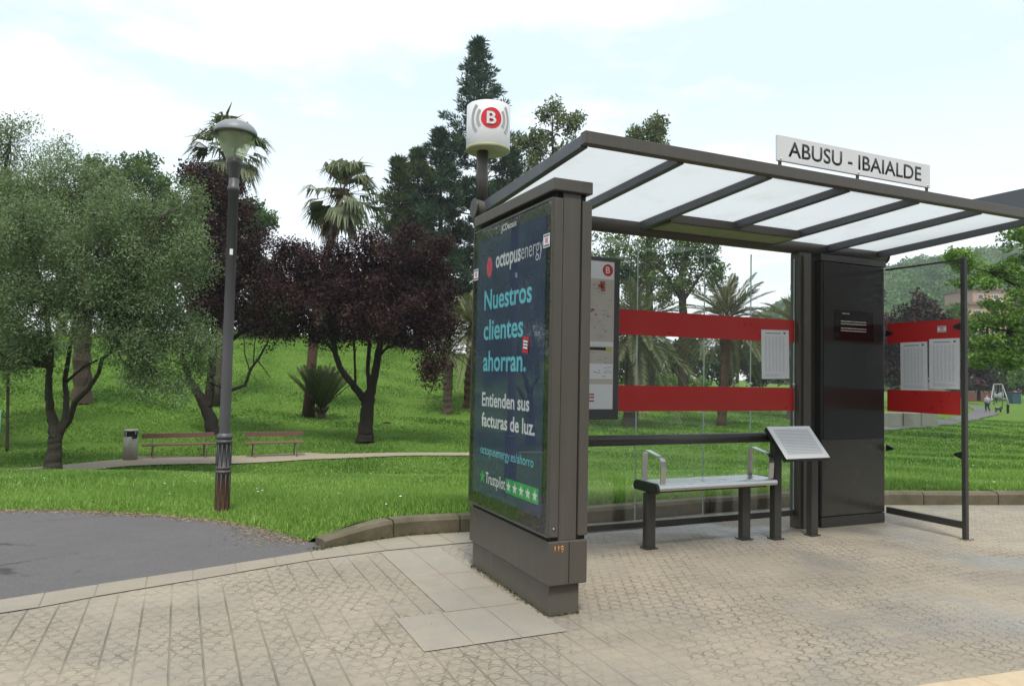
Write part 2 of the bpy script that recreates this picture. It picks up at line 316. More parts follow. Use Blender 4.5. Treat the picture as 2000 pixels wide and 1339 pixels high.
M['bin_base'] = plain('rusty_bin_base', (.13, .075, .05), .8, var=.3)
M['concrete'] = plain('pale_concrete', (.19, .195, .16), .85, var=.15, scale=4, bump=.2)
M['brick'] = None
N = NT('far_brick'); _bt = N.n('ShaderNodeTexBrick', {'Vector': N.obj(), 'Color1': (.36, .21, .15, 1), 'Color2': (.31, .18, .13, 1), 'Mortar': (.38, .33, .29, 1), 'Scale': 1.4})
N.bsdf(N.mix(N.noise(.2, 4), _bt.outputs['Color'], (.38, .25, .19)), .9); M['brick'] = N.m  # brick lightened so that its colour carries some of the distance haze
M['render_white'] = plain('white_render', (.55, .52, .48), .9)
M['win'] = plain('window_glass', (.05, .06, .07), .15)
M['roof_tile'] = plain('dark_roof', (.16, .12, .10), .9)
M['skin'] = plain('skin', (.45, .28, .21), .6); M['hair'] = plain('grey_hair', (.25, .20, .17), .8)
M['jacket'] = plain('blue_grey_jacket', (.21, .26, .29), .85, var=.15, scale=12); M['trousers'] = plain('black_trousers', (.014, .014, .018), .85)
M['dogfur'] = plain('black_fur', (.014, .013, .013), .8); M['leash'] = plain('pale_leash', (.5, .55, .6), .6)
M['stake'] = plain('green_stake', (.10, .28, .16), .6); M['galv'] = plain('galvanised_pipe', (.48, .50, .50), .4, .5)
M['car_white'] = plain('white_car_paint', (.40, .41, .42), .3, coat=.5); M['car_dark'] = plain('red_car_paint', (.20, .02, .02), .3, coat=.5); M['tyre'] = plain('tyre_rubber', (.02, .02, .02), .9)
M['blue_bin'] = plain('blue_plastic', (.012, .05, .075), .6)
M['litter'] = leafmat('dry_litter', [(0, (.20, .13, .07)), (.5, (.36, .27, .16)), (1, (.48, .42, .28))], .1)
M['soil'] = plain('far_ground', (.10, .12, .06), .95, var=.3, scale=.5)

# ------------------------------------------------------------------ object helpers
BASE = {}
def tag(o, label=None, cat=None, group=None, kind=None):
    if label: o['label'] = label
    if cat: o['category'] = cat
    if group: o['group'] = group
    if kind: o['kind'] = kind
    return o
def thing(name, label, cat, loc=(0, 0, 0), group=None):
    o = bpy.data.objects.new(name, None); COL.objects.link(o); o.empty_display_size = .2
    o.location = [float(v) for v in loc]; BASE[o] = np.array(loc, float)
    return tag(o, label, cat, group)
def root_of(o):
    while o.parent: o = o.parent
    return o
def link(name, me, mats, parent=None, loc=None):
    """me holds world coordinates; they are made relative to the thing's base (or to loc)"""
    o = bpy.data.objects.new(name, me); COL.objects.link(o)
    for m in (mats if isinstance(mats, (list, tuple)) else [mats]): me.materials.append(m)
    base = None
    if parent is not None: o.parent = parent; base = BASE[root_of(parent)]
    elif loc is not None: base = np.array(loc, float); o.location = [float(v) for v in base]; BASE[o] = base
    else: BASE[o] = np.zeros(3)
    if base is not None:
        n = len(me.vertices); co = np.empty(n*3); me.vertices.foreach_get('co', co)
        co = (co.reshape(-1, 3)-base).ravel(); me.vertices.foreach_set('co', co); me.update()
    return o
class MB:
    def __init__(s): s.v = []; s.f = []; s.sm = []
    def add(s, vs, fs, smooth=False):
        k = len(s.v); s.v += [tuple(float(c) for c in v) for v in vs]; s.f += [tuple(i+k for i in f) for f in fs]; s.sm += [smooth]*len(fs); return s
    def box(s, x0, x1, y0, y1, z0, z1):
        v = [(x, y, z) for z in (z0, z1) for y in (y0, y1) for x in (x0, x1)]
        return s.add(v, [(0, 2, 3, 1), (4, 5, 7, 6), (0, 1, 5, 4), (1, 3, 7, 5), (3, 2, 6, 7), (2, 0, 4, 6)])
    def quad(s, a, b, c, d): return s.add([a, b, c, d], [(0, 1, 2, 3)])
    def obox(s, o, ex, ey, ez):         # box from corner o with edge vectors
        o, ex, ey, ez = map(np.array, (o, ex, ey, ez))
        v = [o+i*ex+j*ey+k*ez for k in (0, 1) for j in (0, 1) for i in (0, 1)]
        return s.add(v, [(0, 2, 3, 1), (4, 5, 7, 6), (0, 1, 5, 4), (1, 3, 7, 5), (3, 2, 6, 7), (2, 0, 4, 6)])
    def beam(s, p, q, w, h, up=(0, 0, 1)):
        p, q, up = map(lambda a: np.array(a, float), (p, q, up)); d = q-p; d /= np.linalg.norm(d)
        sx = np.cross(d, up); sx /= np.linalg.norm(sx); u = np.cross(sx, d)
        return s.obox(p-sx*w/2-u*h/2, sx*w, q-p, u*h)
    def tube(s, pts, rad, seg=10, caps=True, smooth=True, rough=0.):
        pts = [np.array(p, float) for p in pts]; n = len(pts)
        if not hasattr(rad, '__len__'): rad = [rad]*n
        vs = []; a = None
        for i, p in enumerate(pts):
            d = pts[min(i+1, n-1)]-pts[max(i-1, 0)]; d = d/(np.linalg.norm(d)+1e-9)
            if a is None: a = np.cross(d, [1., 0, 0] if abs(d[0]) < .8 else [0, 1., 0])
            a = a-d*(a@d); a = a/(np.linalg.norm(a)+1e-9); b = np.cross(d, a)
            for k in range(seg):
                w = 2*math.pi*k/seg; vs.append(p+rad[i]*(1+(rnd.gauss(0, rough) if rough else 0))*(math.cos(w)*a+math.sin(w)*b))
        fs = [(i*seg+k, i*seg+(k+1) % seg, (i+1)*seg+(k+1) % seg, (i+1)*seg+k) for i in range(n-1) for k in range(seg)]
        s.add(vs, fs, smooth)
        if caps:
            k = len(s.v)-len(vs); s.f += [tuple(k+i for i in range(seg))[::-1], tuple(k+(n-1)*seg+i for i in range(seg))]; s.sm += [False, False]
        return s
    def lathe(s, c, prof, seg=24, smooth=True):
        c = np.array(c, float); vs = []; n = len(prof)
        for r, z in prof:
            for k in range(seg):
                w = 2*math.pi*k/seg; vs.append(c+np.array([r*math.cos(w), r*math.sin(w), z]))
        fs = [(i*seg+k, i*seg+(k+1) % seg, (i+1)*seg+(k+1) % seg, (i+1)*seg+k) for i in range(n-1) for k in range(seg)]
        return s.add(vs, fs, smooth)
    def prism(s, poly, ext):            # poly: 3d points, ext: vector
        n = len(poly); e = np.array(ext, float); a = [np.array(p, float) for p in poly]
        return s.add(a+[p+e for p in a], [tuple(range(n))[::-1], tuple(range(n, 2*n))]+[(i, (i+1) % n, (i+1) % n+n, i+n) for i in range(n)])
    def mesh(s, name):
        me = bpy.data.meshes.new(name); me.from_pydata(s.v, [], s.f); me.polygons.foreach_set('use_smooth', s.sm); me.update()
        bm = bmesh.new(); bm.from_mesh(me); bmesh.ops.recalc_face_normals(bm, faces=bm.faces); bm.to_mesh(me); bm.free()
        return me
    def build(s, name, mat, parent=None, loc=None, bevel=0, norec=False):
        me = s.mesh(name); o = link(name, me, mat, parent, loc)
        if bevel:
            b = o.modifiers.new('bevel', 'BEVEL'); b.width = bevel; b.segments = 2; b.limit_method = 'ANGLE'; b.angle_limit = math.radians(40)
        return o
def raw_mesh(name, co, faces, k, tone=None):
    """numpy mesh: co (n,3), faces flat index array of k-gons"""
    me = bpy.data.meshes.new(name); n = len(co); m = len(faces)//k
    me.vertices.add(n); me.vertices.foreach_set('co', np.ascontiguousarray(co, np.float32).ravel())
    me.loops.add(m*k); me.loops.foreach_set('vertex_index', np.ascontiguousarray(faces, np.int32))
    me.polygons.add(m); me.polygons.foreach_set('loop_start', np.arange(m, dtype=np.int32)*k)
    try: me.polygons.foreach_set('loop_total', np.full(m, k, np.int32))
    except Exception: pass
    me.update(calc_edges=True); me.validate()
    if tone is not None:
        at = me.attributes.new('tone', 'FLOAT', 'FACE'); at.data.foreach_set('value', np.ascontiguousarray(tone, np.float32))
    return me
def unit(v): return v/(np.linalg.norm(v, axis=-1, keepdims=True)+1e-9)
def leaf_quads(c, d, ln, wd, droop=.12):
    """diamond leaves: base c, direction d"""
    n = len(c); r = unit(rng.normal(size=(n, 3))); s = unit(np.cross(d, r)); nn = np.cross(s, d)
    ln = np.broadcast_to(ln, (n,))[:, None]; wd = np.broadcast_to(wd, (n,))[:, None]
    mid = c+d*ln*.45
    co = np.stack([c, mid+s*wd/2+nn*wd*.15, c+d*ln-nn*ln*droop, mid-s*wd/2+nn*wd*.15], 1).reshape(-1, 3)
    return co
_font = {}
def text_mesh(s, bold=0., spacing=1.):
    cu = bpy.data.curves.new('lettering', 'FONT'); cu.body = s; cu.size = 1; cu.offset = bold; cu.space_character = spacing; cu.resolution_u = 4
    ob = bpy.data.objects.new('lettering', cu); COL.objects.link(ob); bpy.context.view_layer.update()
    me = bpy.data.meshes.new_from_object(ob.evaluated_get(bpy.context.evaluated_depsgraph_get()))
    bpy.data.objects.remove(ob); bpy.data.curves.remove(cu)
    return me
def cap_h():
    if 'H' not in _font:
        m = text_mesh('H'); ys = [v.co.y for v in m.vertices]; _font['H'] = max(ys)-min(ys)
    return _font['H']
def text(s, name, mat, parent, org, xd, yd, cap, width, bold=0., spacing=1., thick=.0012, bend=None, loc=None):
    me = text_mesh(s, bold, spacing); n = len(me.vertices); co = np.empty(n*3); me.vertices.foreach_get('co', co); co = co.reshape(-1, 3)
    x0, x1 = co[:, 0].min(), co[:, 0].max()
    xx = (co[:, 0]-x0)*(width/(x1-x0)); yy = co[:, 1]*cap/cap_h()
    xd, yd, org = map(lambda a: np.array(a, float), (xd, yd, org))
    w = bend(xx, yy) if bend else org+xx[:, None]*xd+yy[:, None]*yd
    me.vertices.foreach_set('co', w.ravel()); me.update()
    o = link(name, me, mat, parent, loc)
    if thick:
        so = o.modifiers.new('thickness', 'SOLIDIFY'); so.thickness = thick; so.offset = 0
    return o

# ------------------------------------------------------------------ the setting: ground
def sheet(name, pts, z, mat, parent=None):
    mb = MB(); mb.add([(x, y, z) for x, y in pts], [tuple(range(len(pts)))]); me = mb.mesh(name)
    if me.polygons[0].normal.z < 0: me.flip_normals()
    return tag(link(name, me, mat), kind='structure')
B_ = 700
sheet('ground', [(-B_, -B_), (B_, -B_), (B_, B_), (-B_, B_)], -2.2, M['soil'])
sheet('road', [(-80, -9), (80, -22), (80, 0.4), (3.64, 2.25), (-4, 3.0), (-80, 6)], -.13, M['road'])
# pavement: a thick slab of tiles
pv = [(-60, 17.6), (-60, 5.2), (-4, 3.24), (3.64, 2.405), (60, -3.75), (60, -.17), (20.1, 3.58), (12.1, 5.01), (9.42, 5.72), (7.80, 6.25), (6.6, 6.55), (5.1, 6.54), (3.75, 6.47), (2.46, 6.51), (1.87, 6.56), (1.45, 6.42), (1.0, 6.5), (.3, 7.6), (-1, 8.6), (-4, 9.6), (-20, 12.1)]
pv = [(x, y) for x, y in pv]
mb = MB(); mb.prism([(x, y, -.12) for x, y in pv], (0, 0, .12)); tag(mb.build('pavement', M['tiles']), kind='structure')
mb = MB(); q0 = [(-60, 5.2), (-4, 3.24), (3.64, 2.405), (60, -3.75)]
for (a, b) in zip(q0[:-1], q0[1:]):
    mb.prism([(*a, -.13), (*b, -.13), (b[0], b[1]-.16, -.13), (a[0], a[1]-.16, -.13)], (0, 0, .135))
tag(mb.build('roadside_kerb', M['tan_kerb'], bevel=.01), kind='structure')
# asphalt park path
asn = [(-60, 6.6), (-10, 4.6), (-3, 4.78), (-.963, 5.454), (-.425, 5.63), (.212, 5.81), (1.142, 6.10)]
asf = [(1.18, 6.24), (1.05, 6.52), (.92, 6.70), (.71, 7.12), (.38, 7.57), (-.03, 7.94), (-.50, 8.29), (-1.03, 8.61), (-1.58, 8.80), (-4, 9.57), (-9, 10.5), (-20, 12.1), (-60, 18.2)]
sheet('asphalt_path', asn+asf, .004, M['asphalt'])
# border slabs between asphalt and tiles
bn = [(-1.6, 4.99), (-.72, 5.21), (-.404, 5.345), (.205, 5.535), (.933, 5.78), (1.6, 5.90), (2.25, 5.93), (3.2, 5.93), (7.3, 5.98)]
bf = [(-1.6, 5.245), (-.72, 5.53), (-.425, 5.625), (.212, 5.805), (.933, 6.03), (1.5, 6.27), (2.25, 6.36), (3.2, 6.3), (7.3, 6.24)]
sheet('border_joint', bn+bf[::-1], .003, M['grout'])
def along(pl, n):
    pl = np.array(pl); d = np.r_[0, np.cumsum(np.linalg.norm(np.diff(pl, axis=0), axis=1))]
    t = np.linspace(0, d[-1], n); return np.stack([np.interp(t, d, pl[:, 0]), np.interp(t, d, pl[:, 1])], 1)
na = 31; A1, A2 = along(bn, na), along(bf, na); mb = MB()
for i in range(na-1):
    e = .011; g = lambda a, b, t: a*(1-t)+b*t
    p = [g(A1[i], A1[i+1], e), g(A1[i], A1[i+1], 1-e), g(A2[i], A2[i+1], 1-e), g(A2[i], A2[i+1], e)]
    zz = .0062+rnd.uniform(-.0008, .0008); mb.add([(x, y, zz) for x, y in p], [(0, 1, 2, 3)])
tag(mb.build('border_slabs', M['border']), kind='structure')
# smooth repair slabs round the advertising panel
mb = MB(); gr = MB()
def slabs(x0, x1, y0, y1, nx, ny):
    gr.add([(x0+.01, y0+.01, .003), (x1-.01, y0+.01, .003), (x1-.01, y1-.01, .003), (x0+.01, y1-.01, .003)], [(0, 1, 2, 3)])
    for i in range(nx):
        for j in range(ny):
            a0, a1 = x0+(x1-x0)*i/nx+.0018, x0+(x1-x0)*(i+1)/nx-.0018
            b0, b1 = y0+(y1-y0)*j/ny+.0012, y0+(y1-y0)*(j+1)/ny-.0012
            zz = .0052+rnd.uniform(-.0006, .0006); mb.add([(a0, b0, zz), (a1, b0, zz), (a1, b1, zz), (a0, b1, zz)], [(0, 1, 2, 3)])
slabs(1.515, 2.015, 4.262, 5.86, 2, 4); slabs(1.205, 2.055, 3.70, 4.2585, 3, 1)
tag(gr.build('slab_joint', M['grout']), kind='structure'); tag(mb.build('repair_slabs', M['slab']), kind='structure')
# stone kerb between pavement and lawn
kb = [(1.12, 6.14), (1.45, 6.25), (1.87, 6.39), (2.46, 6.335), (3.75, 6.30), (5.1, 6.37), (6.6, 6.38), (7.74, 6.08), (9.38, 5.55), (12, 4.84), (20, 3.41), (59, -.25)]
kp = along(kb[:-1], 400); mb = MB(); seglen = [.0]; i = 0
cuts = [0, 14, 27, 47, 67, 87, 107, 127, 147, 167, 187, 207, 227, 247, 267, 287, 307, 327, 347, 367, 387, 399]
for a, b in zip(cuts[:-1], cuts[1:]):
    pts = kp[a:b+1]; pts = pts[::4] if (b-a) % 4 == 0 else np.r_[pts[:-1:4], pts[-1:]]
    d = np.gradient(pts, axis=0); nrm = np.stack([-d[:, 1], d[:, 0]], 1); nrm /= np.linalg.norm(nrm, axis=1, keepdims=True)
    tdir = d/np.linalg.norm(d, axis=1, keepdims=True); pts = pts.copy(); pts[0] += tdir[0]*.006; pts[-1] -= tdir[-1]*.006
    w = .155; zt = .148+rnd.uniform(-.004, .004); vs = []; fs = []; prof = [(0, -.02), (0, zt-.03), (.028, zt), (w, zt), (w, -.02)]
    for p, nn in zip(pts, nrm):
        for off, z in prof: vs.append((p[0]+nn[0]*off, p[1]+nn[1]*off, z if z < 0 else z*(.45+.55*min(1, max(0, (math.hypot(p[0]-1.12, p[1]-6.14)/.5))))))
    m = len(pts); k = 5
    fs = [(i*k+j, (i+1)*k+j, (i+1)*k+(j+1) % k, i*k+(j+1) % k) for i in range(m-1) for j in range(k)] + [tuple(range(k)), tuple((m-1)*k+j for j in range(k))[::-1]]
    mb.add(vs, fs)
tag(mb.build('stone_kerb', M['kerb']), kind='structure')
# lawn: radial sheet starting at the path edge and the kerb
azs = np.unique(np.r_[np.linspace(-1.35, 1.75, 330), EAZ[1:-1]]); rr = np.r_[0, .1, .25, .5, np.geomspace(.8, 520, 90)]
R0 = edge_r(azs); X = (R0[:, None]+rr[None])*np.sin(azs)[:, None]; Y = (R0[:, None]+rr[None])*np.cos(azs)[:, None]; Z = gz(X, Y)
co = np.stack([X, Y, Z], -1).reshape(-1, 3); nr = len(rr); ii, jj = np.meshgrid(np.arange(len(azs)-1), np.arange(nr-1), indexing='ij'); b = (ii*nr+jj).ravel()
me = raw_mesh('lawn', co, np.stack([b, b+1, b+nr+1, b+nr], 1).ravel(), 4); me.polygons.foreach_set('use_smooth', [True]*len(me.polygons))
me.flip_normals() if me.polygons[5].normal.z < 0 else None
tag(link('lawn', me, M['turf']), kind='structure')
# sandy path by the benches and the far grey path
def ribbon(name, near, far, mat, dz, n=60):
    a, b_ = along(near, n), along(far, n); vs = []
    for k in range(5): 
        q = a*(1-k/4)+b_*(k/4); vs.append(np.c_[q, gz(q[:, 0], q[:, 1])+dz])
    v = np.concatenate(vs); fs = []
    mb = MB(); mb.add(v, [(k*n+i, k*n+i+1, (k+1)*n+i+1, (k+1)*n+i) for k in range(4) for i in range(n-1)], True); me = mb.mesh(name)
    if me.polygons[0].normal.z < 0: me.flip_normals()
    return tag(link(name, me, mat), kind='structure')
def PZ(px, py, z):
    d = ray(px, py); q = np.array([0, 0, CAM_H])+d*(z-CAM_H)/d[2]; return (q[0], q[1])
SN = [PZ(-420, 985, -1.16), PZ(-120, 940, -1.2), PZ(0, 927, -1.22), PZ(120, 922, -1.22), PZ(250, 913, -1.22), PZ(450, 907, -1.22), PZ(600, 896, -1.22), PZ(915, 888.5, -1.22), PZ(1150, 880, -1.2)]
SF = [PZ(-420, 970, -1.16), PZ(-120, 928, -1.2), PZ(0, 916, -1.22), PZ(150, 908, -1.22), PZ(235, 902, -1.22), PZ(262, 896, -1.22), PZ(450, 892, -1.22), PZ(600, 885, -1.22), PZ(640, 887, -1.22), PZ(915, 883, -1.22), PZ(1150, 876, -1.2)]
ribbon('sandy_path', SN, SF, M['sand'], .035, 120)
fp = [P(1700, 0, 40), P(1845, 0, 48), P(1900, 0, 56), P(1945, 0, 68), P(1925, 0, 82), P(1880, 0, 95)]
fq = [P(1700, 0, 46), P(1850, 0, 58), P(1880, 0, 66), P(1898, 0, 74), P(1890, 0, 84), P(1870, 0, 97)]
ribbon('grey_path', [p[:2] for p in fp], [p[:2] for p in fq], M['asphalt'], .06)
# grass blades, denser near the pavement
def blades(n, t0, t1, h, w):
    az = rng.uniform(YAW-.85, YAW+.75, n*2); u = rng.random(n*2); r = np.sqrt(t0*t0+u*(t1*t1-t0*t0)); k = r > edge_r(az)+.02
    az, r = az[k][:n], r[k][:n]; x, y = r*np.sin(az), r*np.cos(az)
    return x, y
def pol(pl): return np.array([math.atan2(x, y) for x, y in pl]), np.array([math.hypot(x, y) for x, y in pl])
SNa, SFa = pol(SN), pol(SF)
def not_path(x, y):
    az, r = np.arctan2(x, y), np.hypot(x, y); n = rng.normal(0, .06, len(x))
    return (r < np.interp(az, *SNa)+n) | (r > np.interp(az, *SFa)+n)
cos_, tn_ = [], []
def vnoise(x, y, s, seed):
    r = np.random.default_rng(seed); o = 0
    for _ in range(6):
        a = r.uniform(0, 6.28); f = s*r.uniform(.6, 1.7); o = o+np.sin((x*math.cos(a)+y*math.sin(a))*f+r.uniform(0, 6.28))
    return o/6
for n, t0, t1, h, w in ((200000, 5.9, 11.5, .070, .0072), (230000, 11.2, 19, .080, .0125), (145000, 18, 34, .075, .022), (205000, 33, 66, .10, .045)):
    x, y = blades(n, t0, t1, h, w); k = not_path(x, y); x, y = x[k], y[k]; m = len(x)
    pat = vnoise(x, y, 1.7, 3); z = gz(x, y)
    hh = h*rng.uniform(.55, 1.35, m)*(1+.55*np.clip(pat, -.6, .9)); edge = smooth(0, .5, np.hypot(x, y)-edge_r(np.arctan2(x, y))); hh *= .55+.45*edge
    if t0 > 17: hh *= .7
    a = rng.uniform(0, 6.28, m); ln = rng.uniform(.1, .8, m)*hh; dx, dy = np.cos(a)*ln, np.sin(a)*ln; b2 = rng.uniform(0, 6.28, m); ww = w*rng.uniform(.6, 1.3, m)
    p0 = np.stack([x-np.cos(b2)*ww, y-np.sin(b2)*ww, z-.004], 1); p1 = np.stack([x+np.cos(b2)*ww, y+np.sin(b2)*ww, z-.004], 1); p2 = np.stack([x+dx, y+dy, z+hh], 1)
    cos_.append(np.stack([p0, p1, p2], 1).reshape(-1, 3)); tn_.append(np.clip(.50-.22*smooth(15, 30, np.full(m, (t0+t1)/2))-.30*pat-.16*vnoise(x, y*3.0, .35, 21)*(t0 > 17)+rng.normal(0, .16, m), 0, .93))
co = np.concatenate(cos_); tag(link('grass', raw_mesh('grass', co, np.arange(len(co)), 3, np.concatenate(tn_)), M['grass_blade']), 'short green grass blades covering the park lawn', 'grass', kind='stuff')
# daisies
x, y = blades(3000, 6.4, 30, 0, 0); k = not_path(x, y) & (vnoise(x, y, .9, 9)+rng.normal(0, .25, len(x)) > .22); x, y = x[k], y[k]; m = len(x)
z = gz(x, y)+rng.uniform(.06, .11, m); r = rng.uniform(.007, .016, m); co = []
for k in range(6): co.append(np.stack([x+r*np.cos(k*1.047), y+r*np.sin(k*1.047), z+rng.uniform(-.004, .004, m)], 1))
co = np.stack(co, 1).reshape(-1, 3); tag(link('daisies', raw_mesh('daisies', co, np.arange(len(co)), 6), M['petal']), 'tiny white daisies scattered through the lawn', 'flowers', kind='stuff')
# dry plant litter swept against the grass edge of the asphalt, and crumbs on the tiles
m = 5200; s_ = rng.random(m); pl = along([(1.05, 6.45), (.92, 6.70), (.71, 7.12), (.38, 7.57), (-.03, 7.94), (-.50, 8.29), (-1.03, 8.61), (-1.9, 8.9)], 200); q = pl[(s_*199).astype(int)]
off = np.abs(rng.normal(0, .24, m))*(.35+.65*np.clip(vnoise(q[:, 0], q[:, 1], 5, 12)*1.6+.5, 0, 1))-.05; x = q[:, 0]-off*.62+rng.normal(0, .03, m); y = q[:, 1]-off*.78+rng.normal(0, .03, m)
xe = rng.uniform(-1, 5, 60); ye = rng.uniform(2.6, 5.2, 60); x, y = np.r_[x, xe], np.r_[y, ye]; m = len(x)
c = np.stack([x, y, np.full(m, .010)], 1); a = rng.uniform(0, 6.28, m); d = np.stack([np.cos(a), np.sin(a), rng.uniform(-.05, .25, m)], 1)
ln = np.r_[rng.uniform(.010, .040, m-60), rng.uniform(.006, .016, 60)]
co = leaf_quads(c, d, ln, np.r_[ln[:m-60]*.16, ln[m-60:]*.4]); tag(link('dry_litter', raw_mesh('dry_litter', co, np.arange(len(co)), 4, rng.random(m)), M['litter']), 'dry straw coloured plant litter along the asphalt edge', 'litter', kind='stuff')

# weeds, moss and grit gathered at the feet of things
pts_ = []
def line_(a, b_, n, j): 
    q = rng.random(n)[:, None]; pts_.append(np.array(a)*(1-q)+np.array(b_)*q+rng.normal(0, j, (n, 2)))
line_((2.055, 3.97), (2.055, 5.22), 260, .012); line_((2.07, 3.955), (2.28, 3.955), 60, .010); line_((2.29, 3.97), (2.29, 5.2), 80, .012)
for a, b_ in zip(kb[:6], kb[1:7]): line_((a[0], a[1]-.012), (b_[0], b_[1]-.012), 240, .012)
line_((1.05, 6.12), (1.12, 6.10), 120, .03)
for x, y in ((3.682, 5.235), (4.722, 5.235), (5.01, 5.148), (5.462, 5.148), (5.64, 5.45), (6.72, 4.515)): line_((x-.06, y-.045), (x+.06, y-.045), 22, .01); line_((x-.06, y+.03), (x-.06, y-.04), 12, .01)
q = np.concatenate(pts_); m = len(q); c = np.c_[q, np.full(m, .004)]; d = unit(np.c_[rng.normal(0, .6, (m, 2)), rng.uniform(.2, 1.1, m)]); ln = rng.uniform(.006, .028, m)
co = leaf_quads(c, d, ln, ln*.35); tag(link('weeds', raw_mesh('weeds', co, np.arange(len(co)), 4, rng.random(m)), leafmat('weed_leaf', [(0, (.05, .045, .03)), (.5, (.07, .09, .03)), (1, (.16, .17, .06))], .2)), 'small weeds and moss at the foot of the kerb, panel and posts', 'weeds', kind='stuff')
# ------------------------------------------------------------------ bus shelter
RX0, RX1, RY0, RY1 = 2.19, 6.76, 3.85, 5.62
sh = thing('bus_shelter', 'dark taupe bus shelter with frosted glass roof and red banded glass walls', 'bus shelter', (4.5, 5.4, 0))
def rz(y): return 2.935-(y-RY0)*.048      # top of the roof frame
raf = [RX0+(RX1-RX0)*i/6 for i in range(7)]
MB().box(RX0, RX1, RY0-.03, RY0+.035, 2.865, 2.945).build('front_beam', M['taupe'], sh, bevel=.004)
for i, x in enumerate(raf):
    x = min(max(x, RX0+.03), RX1-.03); w = .05
    mb = MB()
    y0, y1 = RY0+.036, RY1
    vs = [(x-w/2, y0, rz(y0)), (x+w/2, y0, rz(y0)), (x+w/2, y1, rz(y1)), (x-w/2, y1, rz(y1)), (x-w/2, y0, rz(y0)-.075), (x+w/2, y0, rz(y0)-.075), (x+w/2, y1-.15, rz(y1)-.085), (x-w/2, y1-.15, rz(y1)-.085)]
    mb.add(vs, [(0, 1, 2, 3), (4, 7, 6, 5), (0, 4, 5, 1), (1, 5, 6, 2), (2, 6, 7, 3), (3, 7, 4, 0)])
    mb.build('rafter', M['slate'] if i else M['slate'], sh, bevel=.003)
for i in range(6):
    a, b = max(raf[i], RX0)+.026+(.03 if i == 0 else 0), raf[i+1]-.026-(.03 if i == 5 else 0)
    mb = MB(); y0, y1 = RY0+.037, RY1-.02
    mb.quad((a, y0, rz(y0)-.022), (b, y0, rz(y0)-.022), (b, y1, rz(y1)-.022), (a, y1, rz(y1)-.022)); mb.build('roof_pane', M['frost'], sh)
MB().tube([(2.13, 5.50, 2.795), (6.86, 5.50, 2.795)], .072, 24).build('roof_tube', M['taupe'], sh)
for x in (2.118, 6.858): MB().tube([(x, 5.50, 2.795), (x+.014, 5.50, 2.795)], .080, 24).build('tube_cap', M['taupe_dark'], sh)
x0, x1 = raf[2]+.027, raf[4]-.027
MB().box(x0, x1, 5.055, 5.40, 2.772, 2.842).build('light_box', M['taupe'], sh, bevel=.003)
MB().box(x0+.03, x1-.03, 5.085, 5.38, 2.768, 2.7715).build('light_cover', plain('greenish_diffuser', (.30, .31, .22), .5, var=.1), sh)
MB().box(RX1-.012+.02, RX1+.04, RY0+.05, RY1-.05, 2.87, 3.195).build('gable_plate', M['slate'], sh, bevel=.004)
# post, kiosk
mb = MB(); mb.box(5.565, 5.725, 5.41, 5.53, 0, 2.725); mb.box(5.60, 5.69, 5.385, 5.409, 0, 2.69); mb.build('post', M['taupe'], sh, bevel=.006)
mb = MB(); mb.box(5.815, 6.715, 5.37, 5.56, .105, 2.652); mb.box(5.73, 5.813, 5.44, 5.55, 0, 2.66); kc = mb.build('kiosk_case', M['taupe_dark'], sh, bevel=.006)
MB().box(5.818, 6.712, 5.366, 5.55, 0, .100).build('plinth', M['taupe_dark'], kc, bevel=.004)
MB().box(5.80, 6.73, 5.36, 5.55, 2.656, 2.722).build('head_strip', M['taupe_dark'], kc, bevel=.004)
MB().box(5.835, 6.70, 5.361, 5.3695, .87, 2.645).build('smoked_pane', M['kiosk_glass'], kc, bevel=.002)
MB().box(5.825, 6.705, 5.364, 5.3695, .115, .862).build('lower_panel', plain('kiosk_panel_paint', (.062, .058, .050), .22, var=.08, scale=3), kc, bevel=.002)
scr = MB().box(5.984, 6.538, 5.3565, 5.3605, 1.866, 2.17).build('screen', plain('screen_black', (.008, .007, .010), .12, spec=.5), kc)
mb = MB()
def words(mb, x0, x1, z, h, y, seed, gapw=.014):
    r = random.Random(seed); x = x0
    while x < x1-.01:
        w = min(r.uniform(.02, .07), x1-x); mb.box(x, x+w, y, y+.0008, z, z+h*r.uniform(.85, 1)); x += w+gapw*.6
for j, z in enumerate((2.055, 2.030, 1.985, 1.960)): mb = MB(); words(mb, 6.07, 6.43, z, .0085, 5.3555, 40+j, .010); mb.build('text_line', M['lit_text'], scr)
mb = MB(); words(mb, 6.09, 6.20, 2.135, .008, 5.3555, 77); mb.build('text_line', M['lit_text'], scr)
# rear glass with red bands
gx0, gx1 = 2.34, 5.555; cuts = [2.34, 3.695, 4.44, 5.0, 5.555]
for a, b in zip(cuts[:-1], cuts[1:]):
    MB().box(a+.003, b-.003, 5.466, 5.476, .165, 2.66).build('glass_pane', M['glass'], sh)
for x in cuts[1:]: MB().box(x-.0028, x+.0028, 5.4655, 5.4765, .178, 2.66).build('glass_edge', plain('glass_edge', (.52, .62, .58), .3), sh)
mb = MB(); mb.box(gx0, gx1, 5.455, 5.487, .125, .178); mb.build('bottom_rail', M['taupe_dark'], sh, bevel=.003)
for (z0, z1) in ((1.826, 2.048), (1.150, 1.377)):
    MB().box(2.5, 5.552, 5.4635, 5.4652, z0, z1).build('red_band', M['band_red'], sh)
for x in (5.0, 5.55): MB().lathe((x, 5.4625, 1.41), [(.0, -.012), (.012, -.012), (.012, .012), (0, .012)], 10).build('glass_clamp', M['steel'], sh)
